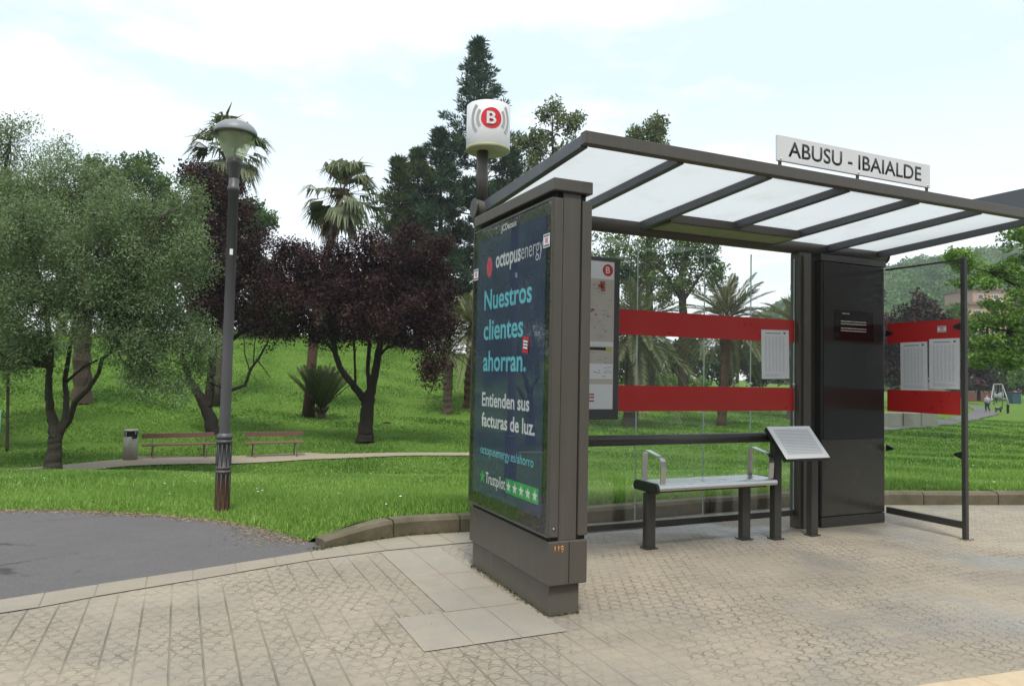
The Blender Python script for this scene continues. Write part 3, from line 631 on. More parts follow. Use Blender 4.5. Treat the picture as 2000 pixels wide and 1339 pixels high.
# side glass
MB().box(6.714, 6.724, 4.545, 5.335, .155, 2.625).build('side_pane', M['glass'], sh)
MB().box(6.702, 6.736, 4.535, 5.345, .10, .165).build('side_bottom_rail', M['taupe_dark'], sh, bevel=.003)
MB().box(6.708, 6.730, 4.53, 5.36, 2.618, 2.634).build('side_top_rail', M['taupe_dark'], sh)
MB().box(6.70, 6.742, 4.495, 4.537, 0, 2.64).build('side_post', M['taupe_dark'], sh, bevel=.004)
for (z0, z1) in ((1.852, 2.063), (1.152, 1.375)):
    MB().box(6.7115, 6.7135, 4.548, 5.335, z0, z1).build('side_red_band', M['band_red'], sh)
for (y, s_, zs) in ((4.537, 1, (1.99, .78)), (5.345, -1, (1.96, .77))):
    for z in zs:
        MB().prism([(6.700, y, z+.035), (6.700, y, z-.035), (6.700, y+s_*.075, z-.012), (6.700, y+s_*.075, z+.012)], (.028, 0, 0)).build('glass_bracket', M['black'], sh, bevel=.003)
# leaning rail
MB().tube([(2.31, 5.22, .92), (5.03, 5.22, .92)], .045, 20).build('leaning_rail', M['taupe_dark'], sh)

# ------------------------------------------------------------------ advertising panel
ap = thing('advertising_panel', 'free standing dark taupe advertising case with blue backlit poster under the shelter end', 'advertising panel', (2.18, 4.6, 0))
MB().box(2.068, 2.275, 3.965, 5.225, 0, .192).build('foot', M['taupe'], ap, bevel=.004)
MB().box(2.050, 2.312, 3.932, 5.255, .190, .452).build('base', M['taupe'], ap, bevel=.006)
MB().box(2.116, 2.238, 3.945, 5.24, .45, 2.60).build('core', M['taupe'], ap, bevel=.004)
MB().box(2.036, 2.312, 3.925, 5.265, 2.584, 2.662).build('cap', M['taupe'], ap, bevel=.006)
MB().box(2.08, 2.28, 3.96, 5.23, 2.50, 2.583).build('cap_recess', M['gap'], ap)
MB().box(2.183, 2.186, 3.9285, 3.9315, .20, .445).build('base_seam', M['gap'], ap)
MB().box(2.0442, 2.108, 3.934, 5.250, .478, 2.540).build('poster_case', M['taupe'], ap, bevel=.004)
MB().box(2.246, 2.312, 3.934, 5.250, .478, 2.540).build('rear_case', M['taupe'], ap, bevel=.004)
MB().box(2.066, 2.30, 3.95, 5.24, .453, .477).build('case_gap', M['gap'], ap)
# poster face: black surround, poster, glass
MB().box(2.0405, 2.0440, 3.952, 5.235, .492, 2.526).build('surround', plain('black_surround', (.010, .014, .012), .3), ap)
po = MB().box(2.0385, 2.0402, 4.025, 5.172, .580, 2.452).build('poster', M['poster'], ap)
PX = 2.0375
def ptext(s, ya, yb, z, cap, mat, bold=0., sp=1.): return text(s, 'lettering', mat, po, (PX, ya, z), (0, -1, 0), (0, 0, 1), cap, ya-yb, bold, sp, 0)
ptext('JCDecaux', 4.73, 4.465, 2.462, .043, M['cream_text'], .02)
ptext('octopus', 4.816, 4.395, 2.215, .115, M['cream_text'], .022)
ptext('energy', 4.385, 4.068, 2.215, .115, M['cream_text'], -.012)
ptext('Nuestros', 5.02, 4.214, 1.925, .140, M['cyan_text'], .018)
ptext('clientes', 5.02, 4.335, 1.705, .140, M['cyan_text'], .018)
ptext('ahorran.', 5.017, 4.285, 1.477, .140, M['cyan_text'], .018)
ptext('Entienden sus', 5.025, 4.22, 1.221, .095, M['cream_text'], .022)
ptext('facturas de luz.', 5.024, 4.134, 1.073, .095, M['cream_text'], .022)
ptext('octopusenergy.es/ahorro', 5.033, 4.145, .872, .062, M['cyan_text'], .0)
ptext('Trustpilot', 4.925, 4.575, .668, .078, M['cream_text'], .008)
def star(mb, cy, cz, R, x, th=.0006):
    pts = []
    for k in range(10):
        r = R if k % 2 == 0 else R*.42; w = math.pi/2+k*math.pi/5; pts.append((x, cy-r*math.cos(w), cz+r*math.sin(w)))
    mb.prism(pts, (th, 0, 0))
mb = MB(); mb.add([(PX, 4.935-.052*math.cos(k*.2618), 2.235+.075*math.sin(k*.2618)) for k in range(24)], [tuple(range(24))]); mb.build('pink_disc', plain('pink_ink', (.62, .05, .12), .5), po)
mb = MB(); star(mb, 4.985, .705, .055, PX); mb.build('green_star', M['green_print'], po)
mb = MB(); ms = MB()
for k in range(5):
    a = 4.568-k*.1005; mb.box(PX, PX+.0005, a-.098, a, .652, .750); star(ms, a-.049, .699, .040, PX-.0008)
mb.build('green_squares', M['green_print'], po); ms.build('white_stars', M['cream_text'], po)
MB().box(2.0330, 2.0358, 3.950, 5.238, .490, 2.528).build('poster_glass', M['poster_glass'], ap)
mb = MB()
for (a, b, c, d) in ((3.936, 3.950, .478, 2.540), (5.238, 5.250, .478, 2.540)): mb.box(2.032, 2.0443, a, b, c, d)
for (c, d) in ((.478, .490), (2.528, 2.540)): mb.box(2.032, 2.0443, 3.950, 5.238, c, d)
mb.build('glazing_frame', plain('edge_paint', (.075, .070, .064), .35), ap, bevel=.001)
text('119', 'number', M['orange'], ap, (2.085, 3.9305, .384), (1, 0, 0), (0, 0, 1), .042, .062, .02, 1.15, .0008)
mb = MB(); mb.lathe((2.075, 3.932, .53), [(0, -.006), (.006, -.004), (.006, .004), (0, .006)], 10); mb.build('lock', M['steel'], ap)
# small stickers on the panel glass
def sticker(label, y0, y1, z0, z1, x, cat='sticker', dark=False, tilt=0., xs=-1, name='sticker'):
    t = thing(name, label, cat, (x, (y0+y1)/2, z0)); h = z1-z0; w = y1-y0
    def q(mb, a0, a1, b0, b1, dx):
        ps = []
        for a, b in ((a0, b0), (a1, b0), (a1, b1), (a0, b1)):
            yy, zz = y1-a*w, z0+b*h; cy, cz = (y0+y1)/2, (z0+z1)/2
            ps.append((x+xs*dx, cy+(yy-cy)*math.cos(tilt)-(zz-cz)*math.sin(tilt), cz+(yy-cy)*math.sin(tilt)+(zz-cz)*math.cos(tilt)))
        mb.prism(ps, (xs*-.0004, 0, 0))
    mb = MB(); q(mb, 0, 1, 0, 1, .0012); mb.build('backing', M['sign_red'] if dark else M['paper'], t)
    mb = MB(); mk = MB()
    if dark:
        q(mb, .12, .9, .16, .84, .0018); mb.build('black_patch', M['ink'], t)
        r = random.Random(5)
        for j in range(3):
            a = .16
            while a < .82:
                ww = r.uniform(.08, .16); q(mk, a, min(.86, a+ww), .24+j*.2, .37+j*.2, .0024); a += ww+.04
        mk.build('print', M['paper'], t)
    else:
        r = random.Random(int(y0*1000)); 
        for b0, b1 in ((.80, .92), (.08, .20)):
            a = .08
            while a < .90:
                ww = r.uniform(.06, .15); q(mb, a, min(.93, a+ww), b0, b1, .0018); a += ww+.03
        mb.build('print', M['ink'], t)
        for a in (.28, .36, .44, .52, .60, .66): q(mk, a, a+.045, .32+r.uniform(-.06, .06), .68+r.uniform(-.08, .08), .0018)
        mk.build('pink_mark', M['pink'], t)
    return t
sticker('square white sticker with pink mark at the upper right of the blue poster', 3.962, 4.050, 2.240, 2.325, 2.0328)
sticker('square white sticker with pink mark at the left edge of the blue poster', 5.142, 5.232, 2.165, 2.250, 2.0328)
sticker('tilted red and black sticker beside the word clientes', 4.238, 4.325, 1.595, 1.700, 2.0328, dark=True, tilt=.12)
sticker('square white sticker with pink mark on the red band of the side glass', 4.685, 4.775, 1.945, 2.005, 6.7112)

# ------------------------------------------------------------------ round bus stop sign on its pole
bs = thing('bus_stop_beacon', 'white drum sign with red B disc on a pole above the shelter end', 'bus stop sign', (2.19, 5.50, 2.868))
MB().tube([(2.19, 5.50, 2.860), (2.19, 5.50, 3.30)], .047, 20).build('pole', M['taupe'], bs)
DC = np.array([2.235, 5.50, 3.275]); DR = .179; DH = .372
MB().lathe(DC, [(0, .012), (DR-.012, .012), (DR, 0), (DR, .026), (DR+.0005, .027), (DR+.0005, DH-.006), (DR-.006, DH), (0, DH+.012)], 56).build('drum', M['white'], bs)
MB().lathe(DC, [(0, -.003), (DR-.004, -.003), (DR+.0015, .003), (DR+.0015, .022), (DR-.002, .026), (0, .010)], 56).build('drum_base', M['dirtywhite'], bs)
dir_c = math.atan2(-DC[1], -DC[0]) + .13
def on_drum(s_, z, dr): 
    w = dir_c+s_/DR; return (DC[0]+(DR+dr)*math.cos(w), DC[1]+(DR+dr)*math.sin(w), DC[2]+z)
def drum_ring(mb, cz, r0, r1, a0, a1, n, dr):
    vs = []
    for k in range(n+1):
        a = a0+(a1-a0)*k/n
        for r in (r0, r1): vs.append(on_drum(r*math.cos(a), cz+r*math.sin(a), dr))
    mb.add(vs, [(2*k, 2*k+1, 2*k+3, 2*k+2) for k in range(n)])
CZ = .222
mb = MB(); [drum_ring(mb, CZ, .085*i/4+1e-4, .085*(i+1)/4, 0, 2*math.pi, 40, .0025) for i in range(4)]; mb.build('red_disc', M['sign_red'], bs)
for r0, r1, h in ((.102, .128, .62), (.150, .178, .72)):
    for c0 in (0, math.pi): mb = MB(); drum_ring(mb, CZ, r0, r1, c0-h, c0+h, 16, .0025); mb.build('wave_arc', M['sign_grey'], bs)
def bend_b(xx, yy):
    w = xx.max(); return np.array([on_drum(a-w/2, CZ-.047+b, .010) for a, b in zip(xx, yy)])
text('B', 'letter', M['white'], bs, (0, 0, 0), (1, 0, 0), (0, 0, 1), .094, .074, .022, 1., 0, bend_b)

# ------------------------------------------------------------------ stop name sign
ns = thing('stop_name_sign', 'long white stop name sign standing on the roof front beam', 'sign', (4.53, 3.86, 2.946))
nb = MB().box(3.744, 5.325, 3.842, 3.862, 2.982, 3.166).build('board', M['white'], ns, bevel=.003)
text('ABUSU - IBAIALDE', 'lettering', M['ink'], nb, (3.845, 3.8412, 3.026), (1, 0, 0), (0, 0, 1), .104, 1.375, .014, 1., .0006)
for x in (3.775, 4.535, 5.295):
    MB().box(x-.012, x+.012, 3.847, 3.857, 2.940, 2.985).build('foot', M['taupe_dark'], ns)
    MB().lathe((x, 3.842, 3.000), [(0, -.006), (.006, -.006), (.006, .006), (0, .006)], 8).build('screw', M['steel'], ns)

# ------------------------------------------------------------------ information map case on the rear glass
mc = thing('map_case', 'grey framed bus map case hanging on the rear glass beside the advertising panel', 'map case', (3.12, 5.44, 1.08))
MB().box(2.74, 3.468, 5.405, 5.462, 1.083, 2.482).build('frame', plain('dark_grey_frame', (.062, .066, .070), .45), mc, bevel=.006)
sheet_ = MB().box(2.78, 3.408, 5.4025, 5.4048, 1.17, 2.445).build('map_sheet', M['paper_warm'], mc)
fy = 5.4018
for z0, z1 in ((1.175, 1.385), (1.43, 1.56), (1.71, 1.75), (2.29, 2.44)): MB().box(2.785, 3.402, fy, fy+.0005, z0, z1).build('white_sheet', M['paper'], sheet_)
mb = MB(); r = random.Random(3)
for _ in range(120):
    x, z = r.uniform(2.80, 3.37), r.choice([r.uniform(1.76, 2.02), r.uniform(2.05, 2.26), r.uniform(1.44, 1.66)]); mb.box(x, x+r.uniform(.01, .05), fy-.0008, fy-.0004, z, z+r.uniform(.004, .009))
mb.build('grey_print', M['sign_grey'], sheet_)
mb = MB()
for _ in range(26):
    x, z = r.uniform(2.82, 3.34), r.uniform(1.80, 2.02); mb.box(x, x+r.uniform(.012, .03), fy-.0012, fy-.0009, z, z+r.uniform(.006, .014))
for _ in range(9):
    x, z = r.uniform(2.95, 3.3), r.uniform(2.17, 2.24); mb.box(x, x+r.uniform(.03, .06), fy-.0012, fy-.0009, z, z+r.uniform(.03, .05))
for z in (1.29, 1.265, 1.235): mb.box(3.15, 3.22, fy-.0012, fy-.0009, z, z+.014)
mb.build('red_print', plain('faded_red_print', (.42, .12, .08), .5), sheet_)
mb = MB(); mb.box(2.80, 3.33, fy-.0008, fy-.0004, 1.676, 1.700); mb.build('black_bar', M['ink'], sheet_)
mb = MB(); mb.box(3.335, 3.385, fy-.0008, fy-.0004, 1.672, 1.704); mb.build('yellow_mark', M['yellow'], sheet_)
cm = MB(); cm.add([(3.34+.052*math.cos(k*.2618), fy-.0012, 2.370+.052*math.sin(k*.2618)) for k in range(24)], [tuple(range(24))]); dk = cm.build('red_disc', M['sign_red'], sheet_)
text('B', 'letter', M['white'], sheet_, (3.318, fy-.002, 2.343), (1, 0, 0), (0, 0, 1), .056, .044, .022, 1., 0)

# ------------------------------------------------------------------ timetable papers
def paper(label, a, b, z0, z1, axis, pos, tilt=0., seed=1):
    """sheet between a..b along the wall, facing the shelter front (axis 'x') or its inside (axis 'y')"""
    t = thing('timetable_sheet', label, 'notice', ((a+b)/2, pos, z0) if axis == 'x' else (pos, (a+b)/2, z0))
    w, h = abs(b-a), z1-z0; c, s = math.cos(tilt), math.sin(tilt)
    def pt(u, v, d):
        uu, vv = (u-.5)*w, (v-.5)*h; uu, vv = uu*c-vv*s, uu*s+vv*c
        return ((a+b)/2+uu, pos-d, (z0+z1)/2+vv) if axis == 'x' else (pos-d, (a+b)/2-uu, (z0+z1)/2+vv)
    def q(mb, u0, u1, v0, v1, d):
        ex = (0, .0003, 0) if axis == 'x' else (.0003, 0, 0); mb.prism([pt(u0, v0, d), pt(u1, v0, d), pt(u1, v1, d), pt(u0, v1, d)], ex)
    mb = MB(); q(mb, 0, 1, 0, 1, .001); pg = mb.build('page', M['paper'], t)
    r = random.Random(seed); mb = MB()
    for j in range(34):
        v = .86-j*.0215
        for k in range(6):
            u = .12+k*.128; q(mb, u, u+r.uniform(.05, .095), v, v+.009, .0016)
    for j in range(4): q(mb, .12, r.uniform(.6, .9), .10-j*.018, .107-j*.018, .0016)
    mb.build('print', M['paper_print'], pg)
    mb = MB(); q(mb, .14, .70, .925, .938, .0016); q(mb, .80, .88, .92, .955, .0016); mb.build('heading', M['slate'], pg)
    return t
paper('single white timetable sheet taped slightly crooked on the rear glass', 5.128, 5.482, 1.462, 1.940, 'x', 5.4622, .022, 2)
paper('left white timetable sheet on the side glass, nearer the kiosk', 4.882, 5.178, 1.374, 1.858, 'y', 6.7108, .006, 3)
paper('right white timetable sheet on the side glass, nearer the thin post', 4.553, 4.862, 1.397, 1.882, 'y', 6.7108, -.004, 4)

# ------------------------------------------------------------------ bench and tilted board under the roof
sb = thing('steel_bench', 'brushed steel shelter bench with two loop armrests', 'bench', (4.3, 5.22, 0))
prof = [(5.062, .505), (5.05, .525), (5.06, .552), (5.09, .562), (5.36, .562), (5.395, .545), (5.40, .52), (5.385, .503)]
MB().prism([(3.655, y, z) for y, z in prof], (1.29, 0, 0)).build('seat', M['steel'], sb, bevel=.004)
c_ = [(y, z) for y, z in prof]; cy0, cz0 = 5.225, .53
MB().prism([(3.628, cy0+(y-cy0)*1.03, cz0-.008+(z-cz0)*1.45) for y, z in c_], (.028, 0, 0)).build('end_cap', M['black'], sb, bevel=.004)
MB().prism([(4.944, cy0+(y-cy0)*1.0, cz0+(z-cz0)*1.1) for y, z in c_], (.012, 0, 0)).build('end_cap', M['black'], sb)
MB().box(3.66, 4.94, 5.19, 5.26, .470, .503).build('under_beam', M['taupe_dark'], sb)
for x in (3.682, 4.722):
    lg = MB().box(x-.046, x+.046, 5.205, 5.265, 0, .470).build('leg', M['taupe_dark'], sb, bevel=.004)
    MB().box(x-.060, x+.060, 5.19, 5.28, 0.0, .012).build('foot_plate', M['taupe_dark'], lg)
for x in (3.72, 4.905):
    path = [(5.10, .56), (5.092, .70), (5.098, .745), (5.125, .772), (5.16, .785), (5.32, .818), (5.35, .812), (5.362, .785), (5.365, .74), (5.368, .56)]
    mb = MB(); vs = []
    for i, (y, z) in enumerate(path):
        p = np.array(path[max(i-1, 0)]); n_ = np.array(path[min(i+1, len(path)-1)]); d = n_-p; d = d/np.linalg.norm(d); nn = np.array([-d[1], d[0]])*.005
        for sx, sn in ((-.026, -1), (.026, -1), (.026, 1), (-.026, 1)): vs.append((x+sx, y+nn[0]*sn, z+nn[1]*sn))
    k = len(path); mb.add(vs, [(i*4+j, i*4+(j+1) % 4, (i+1)*4+(j+1) % 4, (i+1)*4+j) for i in range(k-1) for j in range(4)])
    mb.build('armrest', M['steel'], sb)
lb = thing('reading_board', 'tilted perforated steel board on two dark posts at the bench end', 'information board', (5.2, 5.15, 0))
for x, top in ((5.01, .98), (5.462, .86)):
    lg = MB().box(x-.042, x+.042, 5.115, 5.18, 0, top).build('post', M['taupe_dark'], lb, bevel=.004)
    MB().box(x-.055, x+.055, 5.10, 5.195, 0.0, .012).build('foot_plate', M['taupe_dark'], lg)
o = np.array([4.895, 4.905, .752]); ex = np.array([.525, 0, 0]); ey = np.array([0, .245, .268]); nz_ = np.cross(ex, ey); nz_ /= np.linalg.norm(nz_)
MB().obox(o-nz_*.045, ex, ey, nz_*.045).build('tray', M['black'], lb, bevel=.006)
bd = MB().obox(o, ex, ey, nz_*.008).build('board', M['steel_dull'], lb, bevel=.004)
mb = MB()
for j in range(17):
    v = .14+j*.046; a = o+ey*v+ex*.10+nz_*.0086; mb.obox(a, ex*.80, ey*.016, nz_*.0012)
mb.build('ribs', plain('grey_rib', (.42, .42, .42), .5, .4), bd)
MB().tube([(4.99, 5.10, .90), (4.99, 5.135, .90)], .016, 12).build('bolt', M['steel'], lb)

# ------------------------------------------------------------------ lamp post
lp = thing('street_lamp', 'grey park lamp with rusty fluted foot and frosted cone lantern', 'street lamp', (.432, 8.02, .02))
q = np.array([.432, 8.02, 0.0])
MB().lathe(q, [(.072, 0), (.072, .40), (.078, .405), (.078, .42), (.070, .425), (.070, .44), (.076, .445), (.076, .46), (.069, .466), (.069, .70), (.080, .705), (.080, .725), (.074, .73), (.074, .745), (.080, .75), (.080, .775), (.056, .80)], 28).build('foot', M['lamp_pole'], lp)
mb = MB()
for k in range(10):
    a = k*math.pi/5; x, y = q[0]+.0700*math.cos(a), q[1]+.0700*math.sin(a); mb.tube([(x, y, .47), (x, y, .695)], .005, 6); mb.tube([(x, y, .03), (x, y, .395)], .005, 6)
mb.build('flutes', M['lamp_pole'], lp)
MB().lathe(q, [(.053, .79), (.051, 1.6), (.050, 3.28), (.060, 3.285), (.060, 3.33), (.050, 3.34), (.048, 3.52)], 24).build('pole', M['lamp_pole'], lp)
MB().lathe(q, [(.050, 3.42), (.056, 3.44), (.060, 3.50), (.080, 3.56), (.084, 3.595), (.070, 3.63), (.035, 3.645), (0, 3.645)], 28).build('socket', M['taupe_dark'], lp)
MB().lathe(q, [(.080, 3.60), (.120, 3.70), (.165, 3.80), (.204, 3.882)], 48).build('lantern_glass', M['lamp_glass'], lp)
MB().lathe(q, [(.198, 3.878), (.214, 3.875), (.217, 3.892), (.208, 3.925), (.180, 3.965), (.135, 3.998), (.075, 4.022), (.03, 4.030), (0, 4.031)], 48).build('hood', M['lamp_cap'], lp)
MB().lathe(q, [(0, 3.745), (.035, 3.75), (.085, 3.785), (.135, 3.83), (.172, 3.874), (.0, 3.876)], 40).build('reflector', M['bowl'], lp)
MB().tube([q+np.array([0, 0, 3.64]), q+np.array([0, 0, 3.76])], .010, 8).build('lamp_stem', M['taupe_dark'], lp)
mb = MB(); mb.box(q[0]-.018, q[0]+.012, q[1]-.0535, q[1]-.051, 2.62, 2.68); mb.build('tag', M['paper'], lp)
MB().box(q[0]-.078, q[0]-.060, q[1]-.035, q[1]+.02, .50, .60).build('hatch', M['lamp_pole'], lp)

# ------------------------------------------------------------------ park benches and litter bin
def copy_tree(o, parent=None, base=None):
    c = o.copy(); COL.objects.link(c)
    if parent is not None: c.parent = parent
    for ch in [x for x in o.children]: copy_tree(ch, c)
    return c
pb = thing('park_bench', 'weathered red wooden park bench beside the litter bin', 'park bench', (0, 0, 0), 'wooden benches along the sandy path')
W = .98
MB().box(-W, W, .17, .205, .60, .735).build('backrest', M['bench_wood'], pb, bevel=.004)
for i, y in enumerate((-.19, -.06, .07)): MB().box(-W, W, y, y+.105, .40, .435).build('seat_slat', M['bench_wood'], pb, bevel=.004)
for s in (-1, 1):
    x = s*.70; mb = MB(); mb.beam((x, -.17, .40), (x, -.24, 0), .04, .035, (1, 0, 0)); mb.beam((x, .10, .40), (x, .22, 0), .04, .035, (1, 0, 0)); mb.beam((x, .10, .38), (x, .225, .72), .035, .03, (1, 0, 0)); mb.box(x-.02, x+.02, -.2, .18, .37, .40); mb.build('iron_leg', M['bench_iron'], pb)
pb2 = copy_tree(pb); pb2['label'] = 'weathered red wooden park bench right of the lamp post'
_a = PZ(349, 895, -1.2); _b = PZ(536, 890, -1.2); pb.location = (*_a, -1.20); pb.rotation_euler = (0, 0, .10); pb2.location = (*_b, -1.20); pb2.rotation_euler = (0, 0, .06); pb2.scale = (.90, 1, 1)
c0 = (*PZ(254, 901, -1.2), -1.20); lbn = thing('litter_bin', 'stained steel cylindrical litter bin beside the path', 'litter bin', c0)
BS = 1.16
def bl(prof): return [(r_*BS*1.08, z_*BS) for r_, z_ in prof]
MB().lathe(c0, bl([(0, .06), (.150, .06), (.150, .60), (.142, .61)]), 28).build('body', M['bin_steel'], lbn)
MB().lathe(c0, bl([(.142, .74), (.158, .74), (.158, .765), (.13, .785), (0, .79)]), 28).build('lid', M['bin_steel'], lbn)
MB().lathe(c0, bl([(0, .0), (.155, .0), (.155, .065), (.148, .07)]), 28).build('base_ring', M['bin_base'], lbn)
MB().lathe(c0, bl([(.118, .60), (.118, .75)]), 20).build('dark_liner', M['gap'], lbn)
for a in (.4, 1.4, 2.6, 3.4, 4.0, 5.4): MB().box(c0[0]+.180*math.cos(a)-.014, c0[0]+.180*math.cos(a)+.014, c0[1]+.180*math.sin(a)-.014, c0[1]+.180*math.sin(a)+.014, c0[2]+.69, c0[2]+.89).build('strut', M['bin_steel'], lbn)
MB().box(c0[0]+.04, c0[0]+.16, c0[1]-.215, c0[1]-.180, c0[2]+.66, c0[2]+.78).build('ashtray', M['black'], lbn)

# ------------------------------------------------------------------ trees
RH = np.array([cy_, -sy_, 0.0]); FH = np.array([sy_, cy_, 0.0])
def crown_from(blobs, t, per, cover, leaf_a, sc, shell=.5, seed=0, lump=6):
    """blobs: (px, py, rx_px, ry_px, depth offset m[, weight]) -> cluster centres, blob centres"""
    r = np.random.default_rng(seed); cs, own, cen = [], [], []
    parts = []
    for b in blobs:
        px, py, rx, ry, dz = b[:5]; w = b[5] if len(b) > 5 else 1.
        tt = t+dz*sc; c = P(px, py, tt); a, v = rx*tt/FPX, ry*tt/FPX; dep = max(a, v)*.85
        parts.append((c, a*.84, v*.84, dep*.84, w*.9))
        for q in unit(r.normal(size=(lump, 3))):
            k = r.uniform(.24, .46); f = r.uniform(.72, 1.0); parts.append((c+f*(q[0]*a*RH+q[1]*dep*FH+q[2]*v*np.array([0, 0, 1])), a*k, v*k, dep*k, w*.9))
    for i, (c, a, v, dep, w) in enumerate(parts):
        n = max(2, int(cover*w*math.pi*a*v/(leaf_a*.26)/per))
        d = unit(r.normal(size=(n, 3))); rad = r.random(n)**(1/3)*(1-shell)+shell*r.random(n)**.25
        off = d*rad[:, None]; cs.append(c+off[:, :1]*a*RH+off[:, 1:2]*dep*FH+off[:, 2:]*v*np.array([0, 0, 1])); own += [i]*n; cen.append(c)
    return np.concatenate(cs), np.array(own), cen
def tree(name, label, cat, base, t, trunk, blobs, leaf, bark, per=60, cover=2.2, cl=0, spread=.22, ln=.06, wd=.02, seed=1, sc=1., twigs=.5, group=None, style='leaf', hang=0., flat=1., tone_shift=0., limbs=None, twig_r=.008):
    """trunk: list of limb paths, each [(px,py,radius m, depth offset), ...] from the base up"""
    o = thing(name, label, cat, base, group); r = np.random.default_rng(seed)
    cs, own, cen = crown_from(blobs, t, per, cover, ln*wd, sc, seed=seed)
    mb = MB(); ends = []
    for path in trunk:
        pts = [P(px, py, t+dz*sc) for px, py, _, dz in path]; rad = [q[2]*sc for q in path]
        # refine with a wobble
        pp, rr_ = [], []
        for i in range(len(pts)-1):
            for k in range(7):
                s = k/7; p = pts[i]*(1-s)+pts[i+1]*s; ra = rad[i]*(1-s)+rad[i+1]*s
                pp.append(p+r.normal(0, .045*ra+.001, 3)*(0 if (i == 0 and k == 0) else 1)); rr_.append(ra)
        pp.append(pts[-1]); rr_.append(rad[-1]); mb.tube(pp, rr_, 11, rough=.05); ends.append((pts[-1], rad[-1])); ends += [(pp[int(len(pp)*.7)], rr_[int(len(pp)*.7)])]
    tips = np.array([e[0] for e in ends])
    if style != 'none':
        for c in cen[::2]:
            j = np.argmin(np.linalg.norm(tips-c, axis=1)); a = tips[j]; ra = min(ends[j][1], .05*sc)*.75
            m_ = (a+c)/2+r.normal(0, .12*np.linalg.norm(c-a), 3)*.5; mb.tube([a, m_, c], [ra, ra*.6, ra*.3], 6, False)
        for i, c in enumerate(cs):
            if r.random() < twigs:
                b = cen[own[i]]; m_ = (b+c)/2+r.normal(0, .08, 3); mb.tube([b, m_, c], [twig_r, twig_r*.7, twig_r*.4], 4, False)
    mb.build('trunk', bark, o)
    n = len(cs)*per; ci = np.repeat(np.arange(len(cs)), per)
    ctone = r.normal(0, .22, len(cs))
    sp = unit(r.normal(size=(n, 3)))*(r.random((n, 1))**.42)*spread*1.55*np.array([1, 1, flat]); c = cs[ci]+sp
    if style == 'needle': d = unit(unit(sp)*.8+np.array([0, 0, .55])+r.normal(size=(n, 3))*.35)
    else: d = unit(r.normal(size=(n, 3))+np.array([0, 0, -hang]))
    if hang: c[:, 2] -= np.abs(r.normal(0, hang*.3, n))
    L_ = ln*r.uniform(.6, 1.35, n); co = leaf_quads(c, d, L_, wd*r.uniform(.7, 1.3, n))
    tone = np.clip(.48+tone_shift+ctone[ci]+r.normal(0, .12, n), 0, 1)
    link('crown', raw_mesh('crown', co, np.arange(len(co)), 4, tone), leaf, o)
    return o
def at_ground(px, t): return G(px, t)
# olive tree, front left
b = G(103, 17.8); t0 = 17.8
tree('olive_tree', 'grey green olive tree with several stems at the left front of the lawn', 'tree', b, t0,
     [[(103, 928, 0.140, 0), (104, 905, 0.108, 0), (107, 870, 0.087, 0), (110, 845, 0.084, 0), (98, 800, 0.052, 0), (94, 750, 0.043, -.1), (100, 690, 0.038, -.2), (90, 600, 0.028, -.3), (60, 480, 0.017, -.3)],
      [(112, 850, 0.059, 0), (128, 815, 0.042, 0), (130, 770, 0.036, .1), (126, 745, 0.032, .2), (134, 700, 0.028, .2), (148, 600, 0.022, .1), (150, 500, 0.017, 0), (155, 420, 0.013, .1)],
      [(112, 850, 0.056, 0), (136, 818, 0.043, 0), (146, 785, 0.035, -.1), (172, 760, 0.029, -.2), (192, 730, 0.025, -.2), (200, 700, 0.024, -.2), (216, 688, 0.018, -.3), (240, 620, 0.015, -.4), (300, 500, 0.013, -.4), (320, 420, 0.010, -.4)],
      [(130, 745, 0.021, .2), (165, 715, 0.015, .1), (190, 703, 0.014, -.1)]],
     [(60, 380, 70, 60, 0), (160, 385, 80, 62, .3), (250, 415, 75, 62, -.2), (335, 440, 70, 62, 0), (375, 385, 36, 32, .2, .8), (210, 340, 40, 34, .2, .7), (70, 450, 100, 90, -.5), (190, 490, 100, 90, -.6), (310, 520, 90, 80, -.3), (380, 500, 35, 60, 0),
      (-40, 420, 110, 120, 0), (-60, 560, 110, 110, .2), (60, 590, 90, 80, -.4), (170, 610, 80, 65, -.5), (270, 620, 85, 75, -.4), (350, 640, 65, 70, -.1), (385, 680, 35, 60, .1), (300, 720, 70, 50, -.3), (30, 680, 65, 55, -.2), (130, 335, 40, 28, .3, .7)],
     M['olive_leaf'], M['bark_olive'], per=80, cover=1.15, spread=.24, ln=.080, wd=.026, seed=2, hang=.3, sc=1.79, twigs=.8)
tree('olive_tree', 'tall wispy grey green tree rising behind the olive at the left edge', 'tree', at_ground(-40, 24), 24,
     [[(-40, 880, .16, 0), (-38, 700, .12, 0), (-20, 500, .08, 0), (0, 380, .04, 0), (20, 280, .02, 0)], [(-38, 700, .08, 0), (40, 520, .05, 0), (90, 360, .02, .2)]],
     [(10, 300, 35, 70, 0, .7), (40, 260, 20, 40, 0, .6), (80, 310, 40, 40, 0, .6), (-30, 330, 60, 80, 0), (120, 300, 25, 25, 0, .4), (20, 400, 80, 60, 0)],
     M['olive_leaf'], M['bark_olive'], per=50, cover=.75, spread=.30, ln=.11, wd=.036, seed=3, twigs=.9, sc=1.7)
